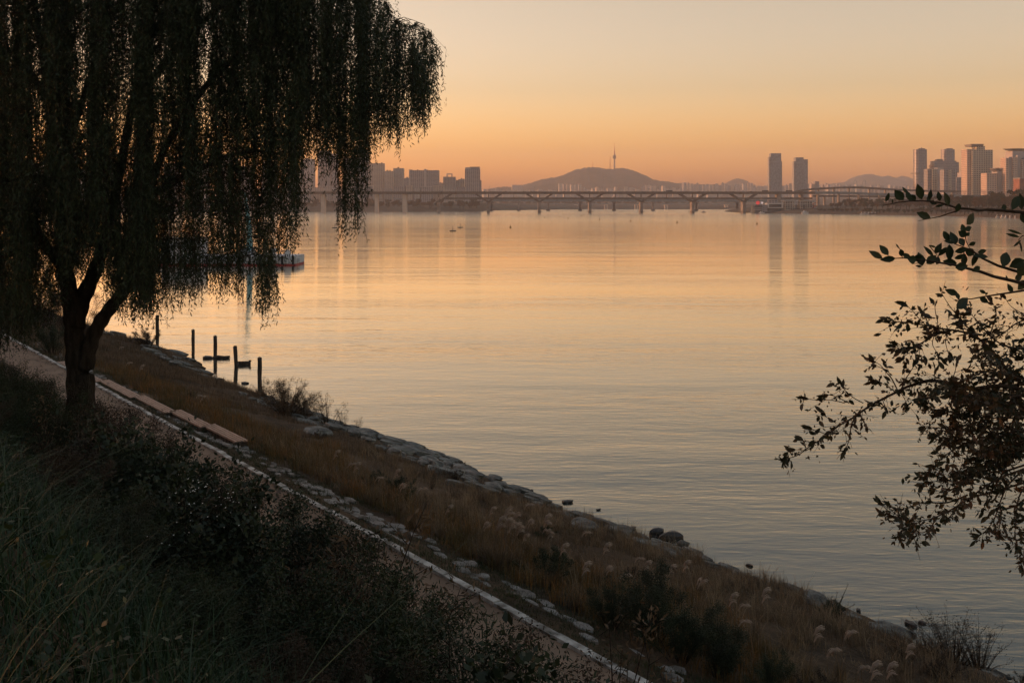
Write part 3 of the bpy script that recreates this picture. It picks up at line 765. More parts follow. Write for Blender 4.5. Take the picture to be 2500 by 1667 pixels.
# vehicles on the upper deck
M_CAR = [mat('car_paint_%s' % c, v, 0.4, scale=1, var=0.05) for c, v in (('white', (.5, .5, .5)), ('grey', (.14, .14, .15)), ('dark', (.04, .04, .05)))]
M_GLASS = mat('vehicle_glass', (.03, .035, .04), 0.15, scale=1, var=0.05)
M_TYRE = mat('tyre_rubber', (.02, .02, .02), 0.9, scale=2)
def car_proto():
    t = thing('car', '', 'car')
    b_ = MB(); prof = [(-2.2, .35), (-2.2, .85), (-1.6, .95), (-1.0, 1.45), (.7, 1.45), (1.4, .95), (2.2, .8), (2.2, .35)]
    n_ = len(prof); b_.add([(x, -.85, z) for x, z in prof]+[(x, .85, z) for x, z in prof], [tuple(range(n_)), tuple(range(2*n_-1, n_-1, -1))]+[(i, n_+i, n_+(i+1) % n_, (i+1) % n_) for i in range(n_)])
    b_.build('body', M_CAR[1], t)
    for sy in (-.86, .86):
        g = MB(); y0, y1 = min(sy, sy*1.01), max(sy, sy*1.01); g.box(-.9, .75, y0, y1, 1.0, 1.38); g.build('side_window', M_GLASS, t)
    for x in (-1.4, 1.4):
        for y in (-.8, .8):
            w = MB(); w.tube([(x, y-.1, .33), (x, y+.1, .33)], .33, 10); w.build('wheel', M_TYRE, t)
    return t
def bus_proto():
    t = thing('bus', '', 'bus')
    b_ = MB(); b_.prism([(-5.5, -1.25), (5.5, -1.25), (5.5, 1.25), (-5.5, 1.25)], .4, 3.2, 0, 0.98); b_.build('body', M_CAR[1], t)
    g = MB(); g.box(-5.2, 5.2, -1.29, -1.262, 1.5, 2.5); g.build('window_band', M_GLASS, t)
    for x in (-3.5, 3.4):
        for y in (-1.1, 1.1):
            w = MB(); w.tube([(x, y-.15, .48), (x, y+.15, .48)], .48, 10); w.build('wheel', M_TYRE, t)
    return t
zdeck = at(0, 469.3, 1750).z
bp_, cp_ = bus_proto(), car_proto()
for i, (px, lab) in enumerate(((1634, 'bus crossing the upper deck below the tower hill slope'), (1868, 'bus on the upper deck beside the foot of the taller glass tower'), (1926, 'bus on the upper deck between the two glass towers'))):
    o = bp_ if i == 0 else copy_tree(bp_)
    o.location = (X_(px, 1752), 1752, zdeck+.02); tag(o, lab, 'bus', 'buses on the upper deck')
rnd = random.Random(4)
for i in range(26):
    o = cp_ if i == 0 else copy_tree(cp_)
    px = 1040+i*33+rnd.uniform(-12, 12)
    o.location = (X_(px, 1753), 1752+rnd.choice((0, 3.5, 7)), zdeck+.02)
    tag(o, 'small dark car driving along the upper deck of the double deck bridge', 'car', 'cars on the upper deck')
# street lamps on the bridge
def lamp_proto():
    t = thing('street_lamp', '', 'street lamp')
    m_ = MB(); m_.tube([(0, 0, 0), (0, 0, 9), (.6, 0, 9.6), (1.6, 0, 9.8)], [.16, .12, .1, .08], 6); m_.build('pole', M_STEEL, t)
    m_ = MB(); m_.box(1.5, 2.3, -.2, .2, 9.7, 9.9); m_.build('lamp_head', M_STEEL, t)
    return t
lp = lamp_proto()
for i in range(16):
    o = lp if i == 0 else copy_tree(lp)
    o.location = (X_(1085+i*55, 1752), 1750.2, zdeck+.01)
    tag(o, 'thin lamp post standing along the near edge of the upper deck', 'street lamp', 'lamp posts along the upper deck')

# ------------------------------------------------------------ floating buildings by the right bank
M_WHITE = mat('white_panel', (.5, .48, .46), .6, scale=.3, var=.1)
M_DARK = mat('dark_cladding', (.05, .055, .065), .5, scale=.3, var=.2)
M_LIT = bpy.data.materials.new('lit_sign_red'); M_LIT.use_nodes = True
_b = M_LIT.node_tree.nodes['Principled BSDF']; _b.inputs['Base Color'].default_value = (.5, .02, .02, 1); _b.inputs['Emission Color'].default_value = (1, .06, .06, 1); _b.inputs['Emission Strength'].default_value = .07
M_LITW = bpy.data.materials.new('lit_sign_white'); M_LITW.use_nodes = True
_b = M_LITW.node_tree.nodes['Principled BSDF']; _b.inputs['Base Color'].default_value = (.6, .6, .6, 1); _b.inputs['Emission Color'].default_value = (1, .75, .75, 1); _b.inputs['Emission Strength'].default_value = .10
YF = 1690
def zf(py): return at(0, py, YF).z
def xf(px): return X_(px, YF)
t = thing('floating_building', 'floating clubhouse with a large white framed box and a lit red sign', 'building', (xf(1880), YF, 0)); ox = xf(1880)
mb = MB(); mb.box(xf(1842)-ox, xf(1912)-ox, 0, 30, -1, zf(517)); mb.build('pontoon', M_DARK, t)
mb = MB(); mb.box(xf(1843)-ox, xf(1862)-ox, 2, 26, zf(517)+.02, zf(501.5)); mb.build('low_wing', M_DARK, t)
for py in (509, 513):
    mb = MB(); mb.box(xf(1841)-ox, xf(1863)-ox, 1, 2, zf(py), zf(py-.7)); mb.build('balcony_rail', M_WHITE, t)
mb = MB(); mb.box(xf(1878)-ox, xf(1909)-ox, 4, 26, zf(517)+.02, zf(497)); mb.build('hall', M_DARK, t)
mb = MB(); mb.box(xf(1876)-ox, xf(1911)-ox, 0, 24, zf(498.5), zf(496)); mb.box(xf(1876)-ox, xf(1911)-ox, 0, 24, zf(508), zf(506.6)); mb.box(xf(1876)-ox, xf(1877.5)-ox, 0, 24, zf(506.6)+.02, zf(498.5)-.02); mb.box(xf(1909.5)-ox, xf(1911)-ox, 0, 24, zf(506.6)+.02, zf(498.5)-.02); mb.build('frame', M_WHITE, t)
mb = MB(); mb.box(xf(1863)-ox, xf(1875)-ox, 3, 24, zf(517)+.02, zf(500)); mb.build('entrance_hall', W5, t)
mb = MB(); mb.box(xf(1880)-ox, xf(1900)-ox, 5, 20, zf(496)+.02, zf(488)); mb.build('upper_cabin', W2, t)
mb = MB(); mb.box(xf(1846)-ox, xf(1861)-ox, 1.5, 2.5, zf(501.4), zf(500)); sp_ = mb.build('sign_board', M_DARK, t)
mb = MB(); cx_, cz_ = xf(1850.5)-ox, zf(495.3)
mb.prism([(cx_+3.0*math.cos(k*math.pi/10), 3.0*math.sin(k*math.pi/10)) for k in range(20)], 0, .8)
mb.v = [(x, .6+z, cz_+y) for (x, y, z) in mb.v]; mb.build('round_emblem', M_LIT, sp_)
mb = MB()
for k, (dx, w, h) in enumerate(((5.6, 1.0, 4.2), (7.6, 1.2, 4.0))):
    mb.box(cx_+dx-.4, cx_+dx-.4+w*.4, .5, 1.2, cz_-h/2, cz_+h/2); mb.box(cx_+dx-.38+w*.4, cx_+dx+w*.8, .5, 1.2, cz_-.4, cz_+.4)
mb.build('letter', M_LITW, sp_)
for (a, b_, ytop, lab, red) in ((1917, 1944, 490, 'open framed floating pavilion with three decks left of the moored boat', 0), (1953, 1990, 489, 'open framed floating pavilion with red stair, right one of the two', 1)):
    t = thing('floating_pavilion', lab, 'building', (xf((a+b_)/2), YF, 0)); ox = xf((a+b_)/2)
    mb = MB(); mb.box(xf(a)-ox, xf(b_)-ox, 0, 26, -1, zf(517.5)); mb.build('pontoon', M_DARK, t)
    for py in (512.5, 506.5, 498.5, 490.5):
        mb = MB(); mb.box(xf(a-1)-ox, xf(b_+(5 if red and py > 495 else 1))-ox, -1, 25, zf(py+.6), zf(py-.2)); mb.build('deck', M_WHITE, t)
    nn = 7
    for k in range(nn):
        x = xf(a+1+(b_-a-2)*k/(nn-1))-ox; mb = MB(); mb.tube([(x, 0, zf(517.5)+.02), (x, 0, zf(490.5)-.6)], .3, 6); mb.build('column', M_WHITE, t)
    mb = MB(); mb.box(xf(a+4)-ox, xf(b_-3)-ox, 8, 22, zf(517.5)+.02, zf(491.2)); mb.build('glazed_core', W2, t)
    for px in (a+26, ) if not red else (a+9, a+32):
        mb = MB(); mb.box(xf(px)-ox-1, xf(px)-ox+1, -2.5, -1.1, -4, zf(500)); mb.build('mooring_post', M_DARK, t)
    if red:
        mb = MB()
        for k in range(5): mb.tube([(xf(1982)-ox+(k % 2)*6, -2.4, zf(515-4*k)), (xf(1982)-ox+((k+1) % 2)*6, -2.4, zf(511-4*k))], .5, 5)
        mb.build('stair', M_RED, t)
# moored boats
def hull(mb, L, W, H, x0=0, y0=0, z0=0):
    prof = []
    for sg in (1, -1):
        pass
    n_ = 10; top = []; bot = []
    for k in range(n_+1):
        u = k/n_; w = W/2*(1-max(0, (u-.6)/.4)**2)*(0.85+.15*min(1, u*4)); top.append((x0-L/2+L*u, w)); bot.append((x0-L/2+L*u*.94, w*.75))
    ring_t = [(x, y0+y, z0+H) for x, y in top]+[(x, y0-y, z0+H) for x, y in reversed(top)]
    ring_b = [(x, y0+y, z0-.3) for x, y in bot]+[(x, y0-y, z0-.3) for x, y in reversed(bot)]
    m_ = len(ring_t); mb.add(ring_t+ring_b, [(i, (i+1) % m_, m_+(i+1) % m_, m_+i) for i in range(m_)]+[tuple(range(m_)), tuple(range(2*m_-1, m_-1, -1))])
def boat(px, py, L, label, Hh=1.4, cab=True, rz=0.0, m1=None):
    p = on_z(px, py); t = thing('motor_boat', label, 'boat', p, rz, 'boats moored off the right bank')
    mb = MB(); hull(mb, L, L*.32, Hh); mb.build('hull', m1 or M_WHITE, t)
    if cab:
        mb = MB(); mb.prism([(-L*.3, -L*.11), (L*.15, -L*.11), (L*.15, L*.11), (-L*.3, L*.11)], Hh+.01, Hh+1.9, 0, .8); mb.build('cabin', M_WHITE, t)
        mb = MB(); mb.box(-L*.2, L*.08, -L*.118, -L*.112, Hh+.7, Hh+1.3); mb.build('cabin_window', M_GLASS, t)
boat(1966, 522.6, 11, 'plump pale boat moored in front of the framed pavilions', 3.0, True, .3)
boat(1860, 520.8, 9, 'low boat beside the clubhouse pontoon', 1.4)
boat(1718, 519.2, 8, 'small dark boat alone on the water below the bridge', 1.1, True, 0, M_DARK)
for i, px in enumerate((2106, 2114, 2122, 2130, 2138)):
    boat(px, 523.9, 7+i % 2, 'white motor boat in the short moored row on the right bank', 1.3, True, .2*i)
for i, px in enumerate((2436, 2447, 2456, 2466, 2478)):
    boat(px, 531.3+i*.4, 4.2, 'small white boat in the moored row at the right frame edge', .8, True, .3*i)
# jetty ramps
deck_curve('jetty', 'sloping gangway from the right pavilion to the bank', [(1990, 516, 1690), (2030, 513.5, 1700), (2068, 511, 1720)], 3, .8, 0, M_CONC2, 1.2, [(2000, .4), (2040, .4)], 'jetty')

# buoys
M_BUOY = mat('buoy_paint', (.16, .10, .03), .6, scale=2)
def buoy_proto():
    t = thing('buoy', '', 'buoy')
    m_ = MB(); 
    for (z0, z1, r0, r1) in ((-.3, .35, .5, .55), (.351, .6, .55, .3), (.601, 1.1, .28, .16)): m_.cone(0, 0, z0, z1, r0, r1, 12)
    m_.build('float', M_BUOY, t)
    m_ = MB(); m_.tube([(0, 0, 1.1), (0, 0, 1.5)], .05, 6); m_.cone(0, 0, 1.5, 1.72, .12, .1, 8); m_.build('lantern', M_DARK, t)
    return t
bq = buoy_proto()
for i, (px, py, sc) in enumerate(((1246, 556, 1), (1330, 532, 1), (1362, 526.5, .8), (1367, 530, .9), (1387, 534, 1), (1420, 528.5, .9), (1425, 525.5, .9), (1464, 537, 1.05), (1540, 540.5, 1.05), (1585, 525.5, .9), (1653, 544.5, 1.1), (1848, 547.5, 1.1), (1247, 523, .8))):
    o = bq if i == 0 else copy_tree(bq); o.location = on_z(px, py); o.scale = (sc,)*3
    tag(o, 'small dark bottle shaped buoy floating on the open water', 'buoy', 'buoys on the open water')
def marker_proto():
    t = thing('channel_marker', '', 'marker')
    m_ = MB(); m_.prism([(1.6*math.cos(k*math.pi/6), 1.1*math.sin(k*math.pi/6)) for k in range(12)], -.2, .35); m_.build('raft', M_DARK, t)
    m_ = MB(); m_.tube([(0, 0, .35), (0, 0, 2.3)], .12, 6); m_.build('post', M_DARK, t)
    return t
mk_ = marker_proto()
for i, (px, py, lab) in enumerate(((1105.5, 564.5, 'post marker on a flat raft, front one of the close pair'), (1123.5, 556, 'post marker on a flat raft, rear one of the close pair'), (817.5, 556.5, 'post marker on a flat raft near the long willow strands'))):
    o = mk_ if i == 0 else copy_tree(mk_); o.location = on_z(px, py); tag(o, lab, 'marker')
# ------------------------------------------------------------ foliage helpers
RNG = np.random.default_rng(11)
def unit(v):
    return v / np.maximum(np.linalg.norm(v, axis=-1, keepdims=True), 1e-9)
def leaf_quads(P, D, L, W, rng, fold=0.0):
    """rhombus leaves: base points P, directions D, lengths L, widths W"""
    n_ = len(P)
    side = unit(np.cross(D, rng.normal(size=(n_, 3))))
    L = np.asarray(L).reshape(-1, 1)*np.ones((n_, 1)); W = np.asarray(W).reshape(-1, 1)*np.ones((n_, 1))
    a = P; b = P + D*L*0.45 + side*W*0.5; c = P + D*L; d = P + D*L*0.45 - side*W*0.5
    V = np.stack([a, b, c, d], 1).reshape(-1, 3)
    return V, np.arange(4*n_).reshape(-1, 4)
def leaf_mat(name, cols, rough=0.6, trans=0.15, scale=2.0):
    m, n, b = mat_new(name)
    b.inputs['Roughness'].default_value = rough; b.inputs['Specular IOR Level'].default_value = 0.25
    gi = n.nodes.new('ShaderNodeNewGeometry')
    cr = n.nodes.new('ShaderNodeValToRGB'); e = cr.color_ramp.elements
    e[0].color = (*cols[0], 1); e[1].color = (*cols[-1], 1)
    for k in range(1, len(cols)-1):
        q = e.new(k/(len(cols)-1)); q.color = (*cols[k], 1)
    tc = n.nodes.new('ShaderNodeTexCoord'); nz = n.nodes.new('ShaderNodeTexNoise'); nz.inputs['Scale'].default_value = scale
    n.links.new(tc.outputs['Object'], nz.inputs['Vector'])
    mr = n.nodes.new('ShaderNodeMapRange'); mr.inputs['From Min'].default_value = .3; mr.inputs['From Max'].default_value = .7
    n.links.new(nz.outputs['Fac'], mr.inputs['Value'])
    mx = n.nodes.new('ShaderNodeMath'); mx.operation = 'MULTIPLY_ADD'; mx.inputs[1].default_value = 0.55
    m2 = n.nodes.new('ShaderNodeMath'); m2.operation = 'MULTIPLY'; m2.inputs[1].default_value = 0.45
    n.links.new(gi.outputs['Random Per Island'], m2.inputs[0])
    n.links.new(mr.outputs['Result'], mx.inputs[0]); n.links.new(m2.outputs[0], mx.inputs[2])
    n.links.new(mx.outputs[0], cr.inputs['Fac']); n.links.new(cr.outputs['Color'], b.inputs['Base Color'])
    if trans:
        tr = n.nodes.new('ShaderNodeBsdfTranslucent'); n.links.new(cr.outputs['Color'], tr.inputs['Color'])
        ms = n.nodes.new('ShaderNodeMixShader'); ms.inputs[0].default_value = trans
        out = n.nodes['Material Output']
        n.links.new(b.outputs[0], ms.inputs[1]); n.links.new(tr.outputs[0], ms.inputs[2]); n.links.new(ms.outputs[0], out.inputs['Surface'])
    return m
M_BARK = mat('willow_bark', (0.018, 0.014, 0.010), 0.95, scale=3, bump=0.9, bscale=12, col2=(0.045, 0.036, 0.027), spec=0.1, stretch=(3, 3, 0.6))
M_WIL = leaf_mat('willow_leaf', [(0.011, 0.018, 0.007), (0.020, 0.030, 0.010), (0.038, 0.045, 0.016)], trans=0.07)

def smooth_path(pts, rad, k=6):
    P = [Vector(p) for p in pts]; Q, Rr = [], []
    for i in range(len(P)-1):
        a, b_, c_, d_ = P[max(i-1, 0)], P[i], P[i+1], P[min(i+2, len(P)-1)]
        for j in range(k):
            u = j/k
            Q.append(0.5*((2*b_)+(c_-a)*u+(2*a-5*b_+4*c_-d_)*u*u+(3*b_-a-3*c_+d_)*u**3)); Rr.append(rad[i]*(1-u)+rad[i+1]*u)
    Q.append(P[-1]); Rr.append(rad[-1])
    return Q, Rr

# ------------------------------------------------------------ the weeping willow
def willow():
    rng = np.random.default_rng(5); rnd = random.Random(5)
    base = at(193, 502, 27.0); s0 = base.x*NV.x+27*NV.y; t0 = base.x*UV.x+27*UV.y
    zb = float(gz(s0, t0))
    W0 = Vector((base.x, 27.0, zb))
    T = thing('willow_tree', 'huge weeping willow with a forked dark trunk beside the riverside path', 'tree', W0)
    A = lambda px, py, dy=0.0: at(px, py, 27.0+dy)-W0
    tr = MB()
    def limb(pts, rad, n_=10, k=6, mb=tr):
        Q, Rr = smooth_path(pts, rad, k)
        Rr = [r*(1+0.08*math.sin(i*1.7)) for i, r in enumerate(Rr)]
        mb.tube(Q, Rr, n_, 0)
    b0 = Vector((0, 0, -0.4))
    limb([b0, A(190, 1120), A(190, 1000), A(186, 900), A(181, 812), A(174, 740), A(160, 660), A(150, 560, .3), A(140, 430, .8), A(120, 250, 1.2), A(90, 50, 1.6), A(60, -150, 2)],
         [.42, .34, .28, .25, .24, .235, .19, .18, .14, .11, .08, .05], 14)
    limb([Vector((.15, .05, -.3)), A(205, 1100, -.1), A(212, 1000, -.1), A(211, 900, -.1), A(222, 835, -.1), A(246, 785), A(280, 738), A(312, 695), A(345, 600, -.3), A(360, 480, -.6), A(420, 330, -1), A(520, 190, -1.2), A(640, 90, -1.4), A(780, 20, -1.5)],
         [.28, .24, .22, .20, .19, .18, .165, .15, .11, .10, .085, .07, .05, .02], 12)
    limb([A(183, 800), A(200, 735, .1), A(232, 660, .2), A(262, 560, .4), A(300, 380, .6), A(322, 262, .6), A(350, 120, .8), A(400, -60, 1), A(470, -260, 1)],
         [.24, .21, .18, .15, .12, .10, .085, .06, .03], 12)
    limb([A(320, 270, .6), A(430, 120, 1.2), A(560, 0, 1.8), A(700, -60, 2), A(850, -60, 2), A(920, -20, 1.8)], [.11, .10, .08, .05, .03, .006], 8)
    limb([A(360, 480, -.6), A(470, 420, -1.5), A(600, 370, -2), A(700, 380, -2)], [.11, .08, .05, .02], 8)
    limb([A(350, 120, .8), A(520, -120, 0), A(720, -200, -.5), A(900, -110, -.8), A(958, -30, -1)], [.09, .08, .06, .035, .006], 8)
    limb([A(160, 660), A(80, 560, -1), A(0, 430, -2), A(-100, 350, -3)], [.15, .12, .09, .04], 8)
    limb([A(120, 250, 1.2), A(20, 120, 2), A(-120, 60, 3)], [.12, .08, .04], 8)
    limb([A(140, 430, .8), A(200, 250, 2), A(260, 80, 3), A(330, -100, 4)], [.12, .09, .06, .03], 8)
    tr.build('trunk', M_BARK, T, smooth=True)
    # crown
    bx = np.array([-120, 0, 60, 120, 150, 200, 215, 250, 262, 290, 340, 380, 420, 470, 510, 540, 575, 600, 625, 640, 663, 668, 700, 722, 730, 742, 765, 800, 822, 832, 850, 870, 888, 896, 905, 920, 940, 960, 985, 1000, 1030, 1045, 1055, 1068, 1080])
    by = np.array([900, 880, 865, 805, 745, 700, 690, 700, 740, 790, 805, 830, 745, 765, 730, 745, 745, 690, 660, 800, 800, 680, 655, 640, 560, 430, 400, 440, 460, 625, 625, 610, 560, 470, 380, 350, 395, 400, 345, 350, 350, 320, 290, 200, 100])
    tx = np.array([-120, 860, 900, 946, 960, 985, 1010, 1040, 1058, 1068, 1080])
    ty = np.array([-420, -420, -150, 0, 35, 60, 50, 62, 85, 117, 200])
    B = lambda x: np.interp(x, bx, by)
    Tt = lambda x: np.interp(x, tx, ty)
    P_, D_, L_ = [], [], []
    twig = MB()
    nt_ = 0
    tass = []
    def add(px, top, bot, dy, nf, wid):
        tass.append((px, top, bot, dy, nf, wid))
    # underside fringe: follow the outline closely
    x = -110.0
    while x < 1066:
        b_ = float(B(x)); cl = (math.sin(round(x/21)*12.9898)*43758.5) % 1.0
        b_ -= rnd.uniform(0, 1)**2*60 + (cl**1.5*100 if not 825 < x < 895 else 0)
        Lp = rnd.uniform(160, 420)
        if x > 735 and x < 895: Lp = rnd.uniform(200, 420)
        top = max(b_-Lp, float(Tt(x)))
        add(x, top, b_, rnd.uniform(-2.5, 2.5), rnd.randint(5, 10)+(9 if 825 < x < 895 else 0), rnd.uniform(.08, .26))
        x += rnd.uniform(2.0, 6) if x < 735 else rnd.uniform(4, 10) if x < 930 else rnd.uniform(6, 13)
    for k in range(4): add(648+rnd.gauss(0, 4), 480+rnd.uniform(-60, 60), 800-40*k, rnd.uniform(-.6, .6), 9, .10)
    for k in range(3): add(583+rnd.gauss(0, 4), 480, 745-30*k, rnd.uniform(-.6, .6), 8, .10)
    # body layers
    for i in range(3400):
        px = rnd.uniform(-120, 1060)
        if px > 735 and rnd.random() < (0.5 if px < 930 else 0.90): continue
        pit = 28 if px > 560 else 37
        px = round(px/pit)*pit+rnd.gauss(0, pit*.24)+9*math.sin(round(px/pit)*2.3)
        if px > 1062: continue
        tt, bb = float(Tt(px)), float(B(px))
        if px > 735 and px < 900: bb = min(bb, 430)
        if bb-tt < 60: continue
        Lp = rnd.uniform(120, 380)
        lo = max(tt, -330); hi = bb-Lp*0.6
        if hi <= lo: hi = lo+20
        top = rnd.uniform(lo, hi)
        if px < 735: top = max(top, -330)
        add(px, top, min(top+Lp, bb-rnd.uniform(0, 60)), rnd.uniform(-3.5, 4.5), rnd.randint(6, 12), rnd.uniform(.10, .30))
    for (px, top, bot, dy, nf, wid) in tass:
        # keep the openings of the photograph thinner
        thin = 1.0
        for (gx, gy, gw, gh, f) in ((300, 300, 14, 70, .1), (90, 230, 16, 80, .35), (200, 260, 22, 60, .4), (445, 415, 14, 55, .35), (505, 40, 26, 60, .45), (355, 20, 22, 40, .5), (560, 220, 28, 70, .55), (715, 330, 22, 110, .45), (770, 310, 22, 90, .4), (862, 260, 12, 90, .35),
                                    (915, 270, 14, 60, .45), (110, 690, 30, 50, .35), (215, 720, 12, 24, 0.0), (255, 700, 14, 60, .3), (440, 545, 22, 40, .45), (660, 600, 55, 32, .2), (430, 600, 60, 30, .2), (560, 605, 70, 28, .25), (130, 420, 16, 60, .4), (400, 250, 14, 60, .4), (640, 300, 14, 70, .4), (570, 560, 14, 60, .5)):
            if abs(px-gx) < gw and top < gy+gh and bot > gy-gh and rnd.random() > f: thin = 0.12
        if bot-top < 25: continue
        nf = max(1, int(nf*thin)) if thin < 1 else nf
        Y = 27.0+dy
        if abs(dy) < .6 and 150 < px < 300: Y += 1.5
        a = at(px, top, Y)-W0
        # branchlet the tassel hangs from
        ang = rnd.uniform(0, 6.28); L0 = rnd.uniform(.3, .9)
        st_ = a+Vector((-math.copysign(L0, px-250)*1.0, math.sin(ang)*.4, rnd.uniform(-.1, .35)))
        if px > 940: st_ = a+Vector((-L0, 0, rnd.uniform(-.05, .1)))
        md = (a+st_)/2+Vector((0, 0, .10))
        if nt_ % 3 == 0 or px > 940: twig.tube([st_, md, a], [.011, .008, .005], 4, 0, False)
        Lm = (bot-top)/F*Y
        for f in range(nf):
            ox = rng.normal()*wid*.8; oy = rng.normal()*wid
            ll = Lm*rng.uniform(.45, 1.0)*(1 if f else 1)
            if f == 0: ll = Lm
            npt = max(3, int(ll/.028))
            u = np.linspace(0, 1, npt)
            amp = rng.normal(size=2)*.07; ph = rng.uniform(0, 6.28)
            spread = np.minimum(1, u*ll/.5)
            X = a.x+ox*spread+amp[0]*np.sin(u*2.5+ph)*u
            Yp = a.y+oy*spread+amp[1]*np.sin(u*2.1+ph)*u
            Z = a.z-u*ll+(.08*np.sin(np.minimum(u*ll/.5, 1)*3.14)*(rng.random()))
            pts = np.stack([X, Yp, Z], 1)
            # clumping along the frond
            keep = rng.random(npt) < (0.62+0.38*np.sin(u*ll*rng.uniform(3, 6)+ph))*np.where(u > .85, .8, 1)
            pts = pts[keep]+rng.normal(size=(int(keep.sum()), 3))*.018
            if len(pts) == 0: continue
            d = rng.normal(size=(len(pts), 3))*np.array([.62, .62, .3])+np.array([0, 0, -.85])
            P_.append(pts); D_.append(unit(d)); L_.append(rng.uniform(.055, .12, len(pts)))
            if nt_ % 3 == 0:
                k = max(2, int(ll/.6))
                uu = np.linspace(0, 1, k+1); idx = (uu*(npt-1)).astype(int)
                full = np.stack([X, Yp, Z], 1)
                twig.tube([tuple(full[q]) for q in idx], .004, 3, 0, False)
            nt_ += 1
    P_ = np.concatenate(P_); D_ = np.concatenate(D_); L_ = np.concatenate(L_)
    V, Fq = leaf_quads(P_, D_, L_*1.15, L_*0.25, rng)
    cr = np_mesh('crown', V, Fq, M_WIL, T)
    twig.build('branchlets', M_BARK, T)
    print('willow leaves', len(P_))
willow()

# ------------------------------------------------------------ broad leaved branch entering from the right
M_TWIG = mat('twig_bark', (0.03, 0.02, 0.014), 0.9, scale=20, col2=(0.06, 0.042, 0.03), spec=0.1)
M_BIG = leaf_mat('broad_leaf', [(0.010, 0.016, 0.008), (0.022, 0.034, 0.014), (0.06, 0.055, 0.018)], 0.5, 0.2, 6)
M_SML = leaf_mat('elm_leaf', [(0.014, 0.020, 0.009), (0.024, 0.026, 0.011), (0.05, 0.032, 0.015), (0.09, 0.042, 0.022)], 0.55, 0.22, 5)
def shaped_leaves(P, D, U, L, W, bend, mb_v, mb_f):
    """nine-point leaf blades with a folded midrib"""
    prof = ((0.0, 0.03), (0.18, 0.33), (0.42, 0.5), (0.68, 0.38), (0.88, 0.15), (1.0, 0.0))
    for p, d, u, l, w, bd in zip(P, D, U, L, W, bend):
        p = Vector(p); d = Vector(d).normalized(); s_ = d.cross(Vector(u)).normalized(); nn = s_.cross(d)
        b = len(mb_v); rows = []
        for (a, hw) in prof:
            c_ = p+d*l*a+nn*(-bd*l*a*a)
            mb_v.append(tuple(c_+nn*0.0))
            if hw > 0: mb_v.append(tuple(c_+s_*w*hw+nn*w*.14*hw)); mb_v.append(tuple(c_-s_*w*hw+nn*w*.14*hw)); rows.append((len(mb_v)-3, len(mb_v)-2, len(mb_v)-1))
            else: rows.append((len(mb_v)-1,)*3)
        for r0, r1 in zip(rows[:-1], rows[1:]):
            for k in (1, 2):
                if len(set(r1)) == 1: mb_f.append((r0[0], r0[k], r1[0]))
                else: mb_f.append((r0[0], r0[k], r1[k], r1[0]))
